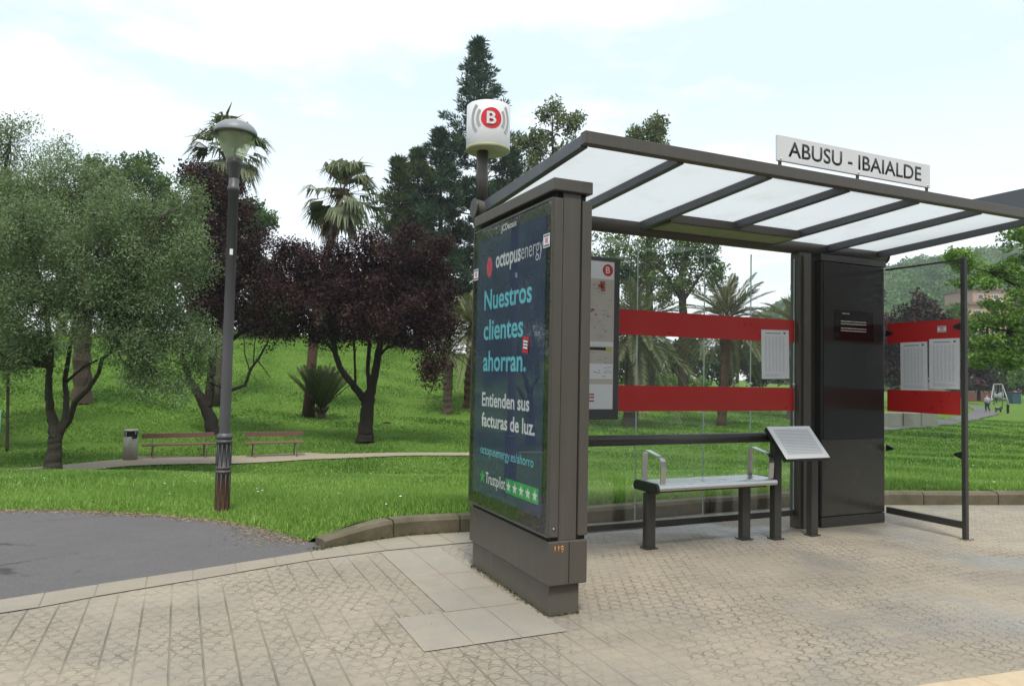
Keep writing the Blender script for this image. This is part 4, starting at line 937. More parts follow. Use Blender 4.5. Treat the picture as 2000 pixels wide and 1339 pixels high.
# purple plums
b = G(415, 27.5); t1 = 27.5
tree('plum_tree', 'tall dark purple plum tree rising behind the lamp post', 'tree', b, t1,
     [[(418, 858, .16, 0), (412, 820, .13, 0), (400, 790, .11, 0), (385, 765, .09, 0), (372, 745, .07, .2), (355, 690, .05, .3)], [(405, 795, .10, 0), (410, 760, .09, .1), (415, 690, .08, .2), (425, 560, .05, .2), (430, 420, .03, .2)],
      [(412, 745, .05, 0), (450, 762, .036, -.2), (478, 752, .032, -.3), (490, 720, .028, -.3), (505, 700, .024, -.3), (525, 665, .015, -.3)], [(430, 680, .05, .1), (470, 650, .04, 0), (520, 630, .02, 0)], [(488, 725, .016, -.3), (478, 690, .012, -.3), (476, 655, .008, -.3)], [(500, 700, .016, -.3), (516, 720, .010, -.3), (528, 738, .006, -.3)], [(495, 712, .014, -.3), (497, 670, .010, -.2), (504, 640, .007, -.2)]],
     [(425, 360, 40, 40, .2), (400, 340, 25, 25, .3), (450, 410, 45, 50, 0), (400, 440, 50, 60, .3), (480, 470, 40, 50, 0, .8), (440, 510, 75, 70, 0), (495, 540, 35, 50, 0), (400, 560, 55, 70, .2), (460, 600, 70, 55, 0), (390, 640, 30, 40, 0), (520, 610, 35, 30, -.2, .7)],
     M['plum_leaf'], M['bark_dark'], per=60, cover=1.35, spread=.27, ln=.105, wd=.060, twigs=.8, seed=5, sc=1.78)
b = G(713, 27.0); t2 = 27.0
tree('plum_tree', 'round dark purple plum tree with forked trunk in the middle of the lawn', 'tree', b, t2,
     [[(713, 864, .21, 0), (714, 845, .155, 0), (717, 800, .13, 0), (719, 780, .135, 0), (728, 750, .085, 0), (738, 700, .075, 0), (745, 650, .06, .1), (760, 560, .04, .1)], [(717, 785, .095, 0), (700, 765, .075, 0), (680, 740, .065, -.1), (665, 720, .06, -.1), (655, 690, .055, -.1), (650, 650, .05, -.2), (630, 560, .03, -.3)],
      [(722, 765, .05, .1), (718, 720, .045, .2), (722, 670, .04, .3), (700, 560, .03, .4)], [(655, 690, .035, -.1), (630, 660, .026, -.3), (600, 645, .014, -.4)], [(740, 690, .03, 0), (790, 660, .02, -.2), (850, 640, .012, -.3)], [(694, 765, .028, -.1), (693, 700, .024, -.2), (690, 640, .02, -.2)]],
     [(700, 545, 85, 55, 0), (620, 550, 70, 48, 0), (560, 530, 40, 40, .2, .9), (535, 555, 30, 50, 0, .8), (545, 500, 24, 22, 0, .5), (640, 515, 40, 34, .2, .7), (770, 525, 75, 55, 0), (830, 500, 42, 38, .2), (765, 482, 40, 24, .3, .7), (690, 508, 36, 28, .2, .6), (600, 500, 26, 20, 0, .4), (720, 475, 22, 16, 0, .4), (660, 490, 22, 14, 0, .35), (850, 550, 40, 60, .1), (560, 570, 50, 45, -.2), (640, 590, 80, 55, -.3), (740, 590, 95, 65, -.2), (820, 610, 60, 50, -.1), (700, 640, 70, 30, -.3, .8), (860, 640, 30, 30, 0, .8), (850, 690, 28, 35, -.3, .6), (560, 620, 35, 40, -.2, .6), (845, 730, 12, 20, -.3, .5), (575, 490, 30, 18, .2, .4), (805, 462, 26, 18, .2, .5), (860, 475, 18, 16, .2, .5), (600, 640, 45, 30, .1, .6), (660, 655, 40, 24, .3, .5), (790, 655, 50, 30, 0, .6), (840, 640, 40, 40, .2, .7), (870, 590, 26, 50, 0, .7), (530, 640, 26, 26, 0, .5)],
     M['plum_leaf'], M['bark_dark'], per=60, cover=1.35, spread=.27, ln=.105, wd=.060, twigs=.8, seed=6, sc=1.76)
# layered conifers beyond the crest of the hill
def conifer(label, px, t, ytop, prof, mat, seed, tuft=.62, n_tuft=26, gap=1.25, ln=.55, wd=.11, start=.06):
    """prof: (fraction of height from the top, branch length in px); branches in whorls, needles in tufts along them"""
    b = at_ground(px, t); o = thing('conifer_tree', label, 'tree', b); r = np.random.default_rng(seed); top = P(px, ytop, t); H = top[2]-b[2]
    mb = MB(); mb.tube([b+(top-b)*q for q in np.linspace(0, 1, 14)], [.42*(1-q)+.03 for q in np.linspace(0, 1, 14)], 9, rough=.06)
    fx, fl = zip(*prof); C_, D_ = [], []
    d = .15
    while d/H < .86:
        f = d/H; L0 = np.interp(f, fx, fl)*t/FPX; o0 = top+(b-top)*f; k_ = r.integers(4, 7); w0 = r.uniform(0, 6.28)
        for k in range(k_):
            w = w0+6.283*k/k_+r.uniform(-.35, .35); L_ = L0*r.uniform(.55, 1.18); h = np.array([math.cos(w), math.sin(w), 0]); up0 = r.uniform(.05, .45) if f < .3 else r.uniform(-.18, .22)
            pts = [o0+h*L_*q+np.array([0, 0, L_*(up0*q+.16*q*q)]) for q in np.linspace(0, 1, 6)]; mb.tube(pts, [.05*(1-q)+.012 for q in np.linspace(0, 1, 6)], 5, False)
            nt = max(2, int(L_/.42))
            for j in range(nt):
                q = r.uniform(.22, 1.0)**.8; i0 = min(int(q*5), 4); p = pts[i0]+(pts[i0+1]-pts[i0])*(q*5-i0); C_.append(p+r.normal(0, .16+.10*L_*.2, 3)); D_.append(unit(h*.6+np.array([0, 0, .55])+r.normal(0, .25, 3)))
        d += gap*r.uniform(.6, 1.2)*(.45+.8*min(1, f*2.5))
    for q in np.linspace(0, .05, 7): C_.append(top+(b-top)*q); D_.append(np.array([0, 0, 1.]))
    mb.build('trunk', M['bark_dark'], o)
    C_, D_ = np.array(C_), np.array(D_); n = len(C_)*n_tuft; ci = np.repeat(np.arange(len(C_)), n_tuft)
    sp = unit(r.normal(size=(n, 3)))*(r.random((n, 1))**.5)*tuft*np.array([1, 1, .62]); dd = unit(D_[ci]*.9+unit(sp)*.8+r.normal(size=(n, 3))*.25)
    co = leaf_quads(C_[ci]+sp*.6, dd, ln*r.uniform(.6, 1.2, n), wd, .05); tone = np.clip(.48+r.normal(0, .16, len(C_))[ci]+r.normal(0, .14, n), 0, 1)
    link('crown', raw_mesh('crown', co, np.arange(len(co)), 4, tone), M[mat], o); return o
conifer('tallest blue green conifer with pointed top behind the round sign', 934, 68, 84, [(0, 5), (.05, 16), (.12, 34), (.20, 50), (.28, 66), (.34, 92), (.42, 130), (.55, 160), (.75, 150), (1, 100)], 'needle', 8, n_tuft=28, gap=1.1)
conifer('slender conifer top rising left of the tallest conifer', 860, 67, 258, [(0, 4), (.08, 14), (.16, 34), (.26, 66), (.40, 104), (.7, 110), (1, 60)], 'needle', 18, n_tuft=26, gap=1.05)
conifer('lower olive green conifer with thin pointed top above the round plum', 816, 66, 296, [(0, 4), (.07, 12), (.14, 26), (.22, 56), (.40, 96), (.7, 100), (1, 60)], 'needle_y', 9, n_tuft=24, gap=1.0)
conifer('smallest conifer top right of the slim fan palm', 779, 64, 314, [(0, 4), (.07, 12), (.15, 20), (.25, 36), (.5, 60), (.7, 70), (1, 50)], 'needle_y', 19, n_tuft=24, gap=1.0)
conifer('dark conifer between the round sign and the shelter roof', 1000, 70, 300, [(0, 6), (.1, 24), (.25, 44), (.5, 60), (1, 60)], 'needle', 28, n_tuft=26)
# pale airy trees behind the roof
tree('airy_tree', 'light green airy tree showing over the left end of the shelter roof', 'tree', at_ground(1080, 62), 62,
     [[(1080, 780, .3, 0), (1080, 560, .22, 0), (1076, 400, .14, 0), (1080, 300, .08, 0), (1078, 215, .03, 0)], [(1078, 420, .08, 0), (1120, 320, .04, 0), (1125, 250, .02, 0)], [(1077, 380, .07, 0), (1040, 300, .03, 0)]],
     [(1072, 215, 20, 22, 0, .7), (1095, 245, 24, 22, 0, .7), (1060, 260, 24, 20, 0, .7), (1120, 240, 16, 14, 0, .6), (1080, 290, 34, 20, 0, .6), (1030, 275, 22, 16, 0, .6), (1045, 310, 30, 20, 0, .6), (1115, 300, 34, 24, 0, .7), (1090, 350, 60, 35, 0), (1180, 490, 60, 40, 0, .9), (1090, 440, 70, 50, 0), (1060, 530, 60, 50, 0), (1150, 540, 60, 40, 0)],
     M['pale_leaf'], M['bark_dark'], per=36, cover=.40, spread=.40, ln=.30, wd=.16, seed=10, sc=1.4, twigs=.8, twig_r=.02)
tree('airy_tree', 'pale green tree top peeping over the middle of the shelter roof', 'tree', at_ground(1270, 62), 62,
     [[(1270, 780, .3, 0), (1268, 560, .22, 0), (1268, 400, .14, 0), (1272, 300, .07, 0), (1276, 235, .02, 0)]],
     [(1280, 240, 16, 16, 0, .6), (1262, 262, 26, 16, 0, .6), (1290, 270, 22, 16, 0, .6), (1240, 262, 14, 8, 0, .5), (1270, 320, 50, 35, 0), (1270, 400, 70, 50, 0), (1230, 480, 55, 40, 0), (1300, 490, 60, 40, 0), (1210, 545, 50, 35, 0, .8), (1280, 550, 60, 35, 0, .8)],
     M['pale_leaf'], M['bark_dark'], per=36, cover=.40, spread=.40, ln=.30, wd=.16, seed=12, sc=1.4, twigs=.8, twig_r=.02)
tree('broadleaf_tree', 'broad green tree seen through the upper rear glass of the shelter', 'tree', at_ground(1340, 58), 58,
     [[(1335, 790, .3, 0), (1335, 620, .24, 0), (1330, 540, .16, 0), (1345, 470, .08, 0)], [(1333, 590, .1, 0), (1290, 520, .06, 0)], [(1333, 590, .1, 0), (1380, 520, .06, 0)]],
     [(1340, 490, 50, 26, 0, .8), (1375, 490, 28, 22, 0, .9), (1290, 500, 45, 30, 0, .8), (1250, 520, 40, 26, 0, .7), (1350, 540, 50, 30, 0, .9), (1300, 560, 50, 30, 0, .9), (1390, 520, 20, 26, 0, .7), (1240, 560, 40, 30, 0, .8), (1200, 500, 40, 40, 0, .8)],
     M['green_leaf'], M['bark_dark'], per=44, cover=1.0, spread=.40, ln=.28, wd=.16, seed=14, sc=1.4, twigs=.8, twig_r=.018)
# dark bushy trees on the hill behind the olive and the plums
for k, (px, t, lab, bl, mat) in enumerate((
    (290, 66, 'dense mid green tree topping the olive crown on the hill', [(240, 350, 50, 40, 0), (290, 345, 50, 45, 0), (330, 370, 40, 40, 0), (250, 430, 70, 60, 0), (330, 440, 60, 60, 0), (290, 520, 90, 70, 0), (290, 600, 110, 60, 0), (200, 330, 35, 30, 0, .7)], 'green_leaf'),
    (395, 60, 'dusky purple tree on the hill left of the lamp post', [(385, 350, 28, 30, 0), (400, 400, 35, 40, 0), (380, 460, 40, 50, 0), (400, 540, 50, 60, 0), (410, 610, 60, 50, 0)], 'plum_leaf'),
    (505, 62, 'loose green tree on the hill between the two plum trees', [(490, 410, 22, 18, 0, .6), (505, 440, 25, 22, 0, .7), (480, 470, 35, 30, 0), (490, 530, 40, 45, 0), (530, 580, 35, 40, 0, .8), (500, 620, 50, 40, 0), (550, 620, 40, 40, 0)], 'green_leaf'),
    (120, 66, 'shadowy green tree hidden behind the olive trunk palm', [(60, 420, 80, 70, 0), (150, 430, 80, 70, 0), (80, 520, 110, 70, 0), (180, 560, 90, 70, 0), (-60, 480, 100, 100, 0)], 'dark_leaf'),
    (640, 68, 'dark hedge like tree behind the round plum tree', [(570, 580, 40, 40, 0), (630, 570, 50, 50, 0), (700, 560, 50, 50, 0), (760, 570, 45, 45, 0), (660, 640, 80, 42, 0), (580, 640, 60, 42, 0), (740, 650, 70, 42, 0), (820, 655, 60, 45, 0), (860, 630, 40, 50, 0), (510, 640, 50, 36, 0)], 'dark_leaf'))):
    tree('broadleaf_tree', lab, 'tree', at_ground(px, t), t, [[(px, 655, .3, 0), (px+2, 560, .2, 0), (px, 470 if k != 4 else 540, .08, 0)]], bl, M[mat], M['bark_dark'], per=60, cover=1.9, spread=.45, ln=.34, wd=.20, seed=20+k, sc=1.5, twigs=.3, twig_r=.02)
# dark shrubs closing the lawn behind the rear glass
for k, (px, t, py, rx, ry, lab) in enumerate((
    (1180, 84, 698, 55, 50, 'dark green shrub behind the map case'), (1262, 86, 702, 60, 48, 'dark shrub right of the nearer date palm trunk'), (1345, 88, 706, 60, 44, 'wide dark shrub between the two date palms seen through the glass'),
    (1440, 90, 702, 60, 50, 'dark shrub right of the farther date palm trunk'), (1520, 86, 702, 55, 52, 'dark shrub behind the single timetable sheet'), (1600, 88, 702, 60, 52, 'dark shrub hidden behind the black kiosk'))):
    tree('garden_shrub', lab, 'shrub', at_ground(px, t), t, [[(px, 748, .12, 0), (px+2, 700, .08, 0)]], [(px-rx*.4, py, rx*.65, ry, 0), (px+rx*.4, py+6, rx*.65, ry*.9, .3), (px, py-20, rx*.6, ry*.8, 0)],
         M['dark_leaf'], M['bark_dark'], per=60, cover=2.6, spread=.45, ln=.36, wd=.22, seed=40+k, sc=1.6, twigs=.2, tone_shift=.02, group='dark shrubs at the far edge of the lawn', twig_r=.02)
tree('low_shrub', 'low bright green shrub on the lawn seen between the red bands', 'shrub', at_ground(1300, 72), 72, [[(1300, 752, .08, 0), (1302, 742, .05, 0)]], [(1280, 742, 26, 9, 0), (1320, 744, 26, 8, 0), (1360, 746, 20, 6, 0)], M['bright_leaf'], M['bark_dark'], per=50, cover=2, spread=.25, ln=.3, wd=.15, seed=52, twigs=.3)

# ------------------------------------------------------------------ palms
def fan_palm(label, base, top, t, px_lean, trunk_r, n, R, seed, skirt, bark):
    """washingtonia-like palm: base point, top point (crown heart)"""
    o = thing('fan_palm', label, 'palm tree', base); r = np.random.default_rng(seed); base = np.array(base); top = np.array(top); H = top[2]-base[2]
    mb = MB(); pts = [base+(top-base)*s+RH*px_lean*math.sin(s*math.pi)*.5 for s in np.linspace(0, 1, 12)]
    mb.tube(pts, [trunk_r*(1.35 if i == 0 else 1.08-.45*i/11) for i in range(12)], 12, rough=.05)
    if skirt > 0:
        for _ in range(60):
            w, h = r.uniform(0, 6.28), r.uniform(.02, .22*skirt); p = top+(base-top)*h*.7+np.array([math.cos(w), math.sin(w), 0])*trunk_r*.7; mb.tube([p, p+np.array([math.cos(w)*.15, math.sin(w)*.15, .22])], [.035, .015], 4)
    mb.build('trunk', bark, o)
    for dead in (0, 1):
        vs, tn, cnt = [], [], 0; ns = MB()
        for k in range(int(n*(skirt if dead else 1))):
            w = r.uniform(0, 6.28)
            el = r.uniform(-1.35, -.8) if dead else -.85+2.35*((k*.618034) % 1)
            d = np.array([math.cos(w)*math.cos(el), math.sin(w)*math.cos(el), math.sin(el)]); pl = R*r.uniform(.36, .56)*(.6 if dead else 1)
            st = top-np.array([0, 0, r.uniform(.1, .8)*R*.5 if dead else r.uniform(0, .25)]); hub = st+d*pl-np.array([0, 0, .10*pl if el > -.3 else 0])
            ns.tube([st, (st+hub)/2+np.array([0, 0, .04]), hub], [.022, .016, .012], 4, False)
            side = unit(np.cross(d, [0, 0, 1])+1e-4); upv = np.cross(side, d); fr = R*r.uniform(.44, .62); tone = r.uniform(.2, .8) if not dead else r.uniform(.1, .9)
            fold = r.uniform(-.1, .5)
            for a in np.linspace(-1.2, 1.2, 13)*r.uniform(.5, .95):
                dd = unit(d*math.cos(a)+side*math.sin(a)*(1-.3*dead)+upv*fold*abs(math.sin(a))*.5); l_ = fr*(1-.22*abs(a)/1.9)*r.uniform(.85, 1.1)
                ss = unit(np.cross(dd, upv))*fr*.045; mid = hub+dd*l_*.58+np.array([0, 0, -.06*l_]); tip = mid+unit(dd*r.uniform(.5, 1.3)+np.array([0, 0, -.9-r.uniform(0, 1.1)])+r.normal(0, .18, 3))*l_*.50
                vs += [hub-ss*.15, mid-ss, mid+ss, hub+ss*.15, mid-ss, tip-ss*.12, tip+ss*.12, mid+ss]; tn += [tone+r.normal(0, .08), tone+.12+r.normal(0, .08)]
        if vs: link('dead_leaves' if dead else 'crown', raw_mesh('fans', np.array(vs), np.arange(len(vs)), 4, np.clip(tn, 0, 1)), M['fan_dead'] if dead else M['fan'], o)
        if ns.v: ns.build('leaf_stalks', M['bark_palm'], o)
    return o
b = G(420, 38); fan_palm('shaggy fan palm with hanging dead skirt behind the lamp head', b, P(445, 290, 38), 38, 0, .34, 46, 2.5, 3, .75, M['bark_palm'])
b = G(605, 36); b[2] -= .05; fan_palm('slim fan palm with open crown against the sky above the round plum', b, P(668, 376, 37), 36, -.7, .25, 46, 2.45, 4, .22, M['bark_red'])
def date_palm(label, base, top, trunk_r, n, L_, seed, elmin=-.5, name='date_palm', droop=1., leaflet=.36, bark='bark_palm', tone=.5):
    o = thing(name, label, 'palm tree', base); r = np.random.default_rng(seed); base = np.array(base); top = np.array(top)
    mb = MB(); m = 22; rad = []
    for i in range(m): rad.append(trunk_r*((1.25 if i == 0 else 1.0)+(.10 if i % 2 else -.05)+(.25 if i > m-4 else 0)))
    mb.tube([base+(top-base)*i/(m-1) for i in range(m)], rad, 12, smooth=False, rough=.06)
    for _ in range(50):
        w, h = r.uniform(0, 6.28), r.uniform(0, .28); p = top+(base-top)*h+np.array([math.cos(w), math.sin(w), 0])*trunk_r; mb.tube([p, p+np.array([math.cos(w)*.16, math.sin(w)*.16, .18])], [.045, .02], 4)
    mb.build('trunk', M[bark], o)
    vs, tn = [], []; st = MB()
    for k in range(n):
        w = 2.39996*k+r.uniform(-.25, .25); u = (k+.5)/n; el = math.asin(max(-1, min(1, elmin+(1-elmin)*(u**.8)))) ; el = min(el, 1.45); ln = L_*r.uniform(.8, 1.1)*(1-.15*u)
        h = np.array([math.cos(w), math.sin(w), 0.]); dr = droop*r.uniform(.45, .85)*(1.1-.55*math.sin(max(el, 0)))
        ss = np.linspace(0, 1, 15); pts = [top+h*ln*(math.cos(el)*s)+np.array([0, 0, ln*(math.sin(el)*s-dr*s*s*.62)]) for s in ss]
        st.tube(pts, [.026*(1-.8*s)+.004 for s in ss], 4, False); ft = np.clip(tone+r.normal(0, .13)+(.18 if el < -.1 else 0), 0, 1)
        pts = np.array(pts); tg = unit(np.gradient(pts, axis=0)); ns_ = 46
        for j in range(ns_):
            s = .14+.86*j/(ns_-1); q = s*14; i0 = min(int(q), 13); f = q-i0; p = pts[i0]*(1-f)+pts[i0+1]*f; tt = tg[i0]; sd_ = unit(np.cross(tt, [0, 0, 1])); upv = np.cross(sd_, tt)
            ll = leaflet*ln/2.6*(math.sin(math.pi*min(1, .18+.80*s))**.7+.15)
            for sg in (-1, 1):
                d = unit(tt*.85+sd_*sg*.85+upv*(.30+r.normal(0, .12))-np.array([0, 0, .15])); wv = unit(np.cross(d, upv))*.013*ln/2.6*1.5
                mid = p+d*ll*.5; tip = p+d*ll-np.array([0, 0, .10*ll]); vs += [p, mid-wv, tip, mid+wv]; tn.append(ft+r.normal(0, .09))
    link('crown', raw_mesh('fronds', np.array(vs), np.arange(len(vs)), 4, np.clip(tn, 0, 1)), M['frond'], o); st.build('leaf_stalks', M['frond'], o)
    return o
date_palm('date palm with thick scaly trunk behind the olive tree', G(163, 30), P(163, 440, 30), .32, 40, 3.0, 5, tone=.35)
date_palm('bushy date palm with dark trunk behind the map case edge', G(1232, 40), P(1240, 645, 40), .40, 60, 4.4, 6, -.75, droop=1.15, tone=.5)
date_palm('date palm with tall open crown left of the timetable sheet on the rear glass', G(1409, 42), P(1420, 622, 42), .26, 52, 4.3, 7, -.6, droop=1.05, bark='bark_red', tone=.52)
date_palm('date palm partly hidden by the dark kiosk post', G(1545, 50), P(1562, 640, 50), .3, 44, 4.2, 8, -.5, tone=.45)
date_palm('palm with yellowish drooping leaves at the left edge of the advertising panel', G(918, 42), P(925, 640, 42), .34, 46, 3.7, 9, -.7, droop=1.15, bark='bark_red', tone=.68)
date_palm('short stout palm trunk under the right side of the round plum', G(876, 39.5), P(876, 690, 39.5), .25, 22, 2.0, 10, -.4, tone=.4)
date_palm('spiky young palm shrub at the foot of the slim fan palm', G(630, 35.4), G(630, 35.4)+np.array([0, 0, .45]), .2, 64, 2.7, 11, .72, name='palm_shrub', droop=.34, leaflet=.30, tone=.28)

# ------------------------------------------------------------------ right side: maple, purple tree, park trees, hill
tree('maple_tree', 'spreading bright green maple at the right edge of the photo', 'tree', at_ground(2070, 34), 34,
     [[(2070, 830, .28, 0), (2066, 720, .22, 0), (2060, 640, .18, 0), (2050, 540, .10, 0), (2030, 460, .04, 0)], [(2062, 660, .10, 0), (1990, 560, .06, 0), (1930, 530, .03, 0), (1890, 520, .015, 0)], [(2062, 690, .09, 0), (2000, 650, .05, 0), (1930, 640, .02, 0)]],
     [(1985, 470, 28, 26, 0, .9), (2040, 470, 60, 60, 0), (1950, 530, 40, 18, 0, .8), (1900, 520, 26, 14, 0, .6), (1870, 500, 22, 8, 0, .45), (1990, 530, 40, 30, 0), (1910, 555, 34, 10, 0, .6), (1960, 590, 36, 22, 0, .8), (2010, 580, 40, 40, 0), (1930, 625, 40, 16, 0, .7), (1975, 640, 34, 28, 0), (1930, 660, 36, 18, 0, .7), (1990, 690, 30, 30, 0), (1950, 690, 30, 22, 0, .7), (2060, 600, 70, 90, 0), (2010, 650, 30, 40, 0), (1915, 700, 24, 14, 0, .5), (1985, 425, 18, 14, 0, .5)],
     M['bright_leaf'], M['bark_dark'], per=44, cover=.58, spread=.30, ln=.16, wd=.115, seed=61, sc=1.2, twigs=.9, flat=.6, twig_r=.012)
tree('plum_tree', 'purple leaved tree behind the red band of the side glass', 'tree', at_ground(1785, 76), 76,
     [[(1785, 785, .25, 0), (1785, 720, .2, 0), (1788, 640, .1, 0)]],
     [(1765, 625, 40, 28, 0), (1800, 610, 34, 32, 0), (1745, 650, 34, 40, 0), (1825, 640, 30, 30, 0), (1790, 680, 55, 45, 0), (1740, 710, 40, 50, 0), (1830, 700, 35, 45, 0)],
     M['plum_leaf'], M['bark_dark'], per=46, cover=1.8, spread=.5, ln=.40, wd=.22, seed=62, sc=1.5, twigs=.5, twig_r=.02)
tree('plum_tree', 'dark purple tree in the shade right of the thin glass post', 'tree', at_ground(1912, 100), 100,
     [[(1912, 782, .25, 0), (1912, 720, .18, 0)]], [(1905, 690, 28, 40, 0), (1925, 720, 26, 36, 0), (1895, 730, 18, 30, 0)], M['plum_leaf'], M['bark_dark'], per=46, cover=1.6, spread=.6, ln=.5, wd=.28, seed=63, twigs=.4, twig_r=.02)
for k, (px, t, bl, lab, mt) in enumerate((
    (1965, 120, [(1955, 690, 28, 36, 0), (1985, 680, 34, 40, 0), (1970, 715, 32, 26, 0)], 'green park tree behind the swing frame', 'green_leaf'),
    (2020, 116, [(2010, 690, 34, 44, 0), (2040, 680, 40, 50, 0), (2000, 720, 24, 24, 0)], 'fresh green park tree at the far right behind the lawn', 'bright_leaf'),
    (1880, 105, [(1872, 620, 20, 30, 0), (1880, 660, 24, 40, 0), (1860, 640, 20, 30, 0)], 'small green tree between the purple trees', 'green_leaf'))):
    tree('park_tree', lab, 'tree', at_ground(px, t), t, [[(px, 776, .3, 0), (px, 720, .2, 0)]], bl, M[mt], M['bark_dark'], per=44, cover=1.4, spread=.7, ln=.55, wd=.34, seed=70+k, twigs=.2, twig_r=.03)
tree('park_tree', 'dark green tree mass behind the timetable sheets on the side glass', 'tree', at_ground(1690, 100), 100, [[(1700, 775, .3, 0), (1700, 700, .2, 0)]], [(1690, 640, 50, 60, 0), (1650, 660, 50, 60, 0), (1740, 700, 40, 55, 0), (1610, 650, 50, 60, 0)], M['dark_leaf'], M['bark_dark'], per=44, cover=1.5, spread=.7, ln=.55, wd=.34, seed=75, twigs=.2, twig_r=.03)
# wooded hillside far right
hx = [1480, 1560, 1640, 1735, 1785, 1850, 1920, 2000, 2100, 2300]; hy = [640, 590, 556, 536, 524, 514, 505, 498, 500, 520]
rows = []; nn = 46
cols = np.linspace(1480, 2300, nn)
for s in np.linspace(0, 1, 16):
    t = 210+170*s; ytop = np.interp(cols, hx, hy); zt = np.array([P(c, y, 380)[2] for c, y in zip(cols, ytop)]); f = s**.85
    rows.append([(*P(c, 700, t)[:2], -3+(z+3)*f-8*(1-f)*0) for c, z in zip(cols, zt)])
rows.append([(*P(c, 700, 520)[:2], z*.7) for c, z in zip(cols, zt)])
hv = np.array(rows).reshape(-1, 3); mb = MB(); mb.add(hv, [(i*nn+j, i*nn+j+1, (i+1)*nn+j+1, (i+1)*nn+j) for i in range(16) for j in range(nn-1)], True)
me = mb.mesh('hillside'); tag(link('hillside', me, M['soil']), kind='structure')
r = np.random.default_rng(90); n = 2600; si = r.random(n)**.8*15; cj = r.random(n)*(nn-1); H3 = np.array(rows)
i0 = np.minimum(si.astype(int), 14); j0 = np.minimum(cj.astype(int), nn-2); fi, fj = (si-i0)[:, None], (cj-j0)[:, None]
pc = (H3[i0, j0]*(1-fi)*(1-fj)+H3[i0+1, j0]*fi*(1-fj)+H3[i0, j0+1]*(1-fi)*fj+H3[i0+1, j0+1]*fi*fj)
rad = r.uniform(2.2, 4.6, n); per = 90; ci = np.repeat(np.arange(n), per); d = unit(r.normal(size=(n*per, 3))); d[:, 2] = np.abs(d[:, 2])*1.0-.15
c = pc[ci]+d*rad[ci][:, None]*r.uniform(.75, 1.1, (n*per, 1))+np.array([0, 0, 1.0])*rad[ci][:, None]*.7
co = leaf_quads(c, unit(d+r.normal(size=d.shape)*.7), 1.25*r.uniform(.6, 1.3, n*per), 1.0)
tn = np.clip(.45+r.normal(0, .27, n)[ci]+r.normal(0, .10, n*per), 0, 1)
tag(link('woodland', raw_mesh('woodland', co, np.arange(len(co)), 4, tn), M['wood_far']), 'far wooded hillside of green tree crowns', 'woodland', kind='stuff')
# brick apartment blocks under the hill
def block(label, px0, px1, ytop, t, floors, mat=None):
    a, b_ = P(px0, ytop, t), P(px1, ytop, t); z1 = (a[2]+b_[2])/2; z0 = -2.5; o = thing('apartment_block', label, 'building', ((a[0]+b_[0])/2, (a[1]+b_[1])/2, z0))
    ex = np.array([b_[0]-a[0], b_[1]-a[1], 0]); w = np.linalg.norm(ex); e = ex/w; dv = FH*14; org = np.array([a[0], a[1], z0])
    MB().obox(org, ex, dv, (0, 0, z1-z0)).build('wall', M['brick'], o)
    MB().obox(org-e*.6-FH*.6+np.array([0, 0, z1-z0]), ex+e*1.2, dv+FH*1.2, (0, 0, .7)).build('roof', M['roof_tile'], o)
    nb = max(3, int(w/4.2)); fh = 3.0
    for fl in range(floors):
        z = z1-1.0-fh*(fl+1)+1.1
        for k in range(nb):
            p = org+e*(w*(k+.5)/nb-.8)-FH*.05; p[2] = z
            if (k+fl) % 3 == 1:
                q = p-e*.7-FH*.9; q[2] = z-1.0; MB().obox(q, e*3.0, FH*.9, (0, 0, 1.0)).build('balcony', M['render_white'], o)
            fr = MB().obox(p, e*1.6, FH*.04, (0, 0, 1.5)).build('window', M['render_white'], o)
            MB().obox(p+e*.12-FH*.03+np.array([0, 0, .12]), e*1.36, FH*.02, (0, 0, 1.26)).build('pane', M['win'], fr)
    return o
block('near red brick apartment block seen through the maple leaves', 1893, 2030, 596, 190, 8)
block('farther brick apartment block rising above the near one', 1900, 1990, 566, 215, 9)
block('low brick block left of the near apartment block, beside the purple tree', 1838, 1890, 622, 200, 6)

for k, (px, t, lab) in enumerate(((1885, 128, 'dark far shrub left of the swing frame'), (1930, 130, 'dark far shrub behind the walking person'), (1975, 132, 'dark far shrub behind the recycling bin'), (2025, 130, 'dark far shrub at the right edge of the photo'))):
    tree('garden_shrub', lab, 'shrub', at_ground(px, t), t, [[(px, 776, .12, 0), (px+1, 760, .08, 0)]], [(px-14, 752, 20, 20, 0), (px+14, 748, 22, 24, .3)], M['dark_leaf'], M['bark_dark'], per=50, cover=2.0, spread=.5, ln=.5, wd=.3, seed=140+k, twigs=.2, group='dark shrubs beyond the playground', twig_r=.02)
# stone blocks on the lawn
o = thing('stone_block', 'pair of pale concrete blocks with rounded end on the lawn behind the side glass', 'stone block', G(1780, 45.5))
for (p0, p1, rr_) in (((1722, 1764)), ((1766, 1800)), ((1801, 1834))) if False else ():
    pass
def slab_block(px0, px1, name, curved):
    a, c = P(px0, 833, 45), P(px1, 833, 45); mb = MB(); zb = float(gz((a[0]+c[0])/2, (a[1]+c[1])/2))-.05; ex = np.array([c[0]-a[0], c[1]-a[1], 0]); n = 10; poly = []
    for k in range(n+1):
        s = k/n; bul = math.sin(s*math.pi)*.22 if curved else 0; q = a+ex*s-FH*bul*1.4; poly.append((q[0], q[1], zb))
    q = a+ex+FH*.7; poly.append((q[0], q[1], zb)); q = a+FH*.7; poly.append((q[0], q[1], zb)); mb.prism(poly, (0, 0, .92)); mb.build(name, M['concrete'], o, bevel=.02)
slab_block(1718, 1763, 'curved_block', True); slab_block(1765, 1799, 'middle_block', True); slab_block(1800, 1833, 'flat_block', False)

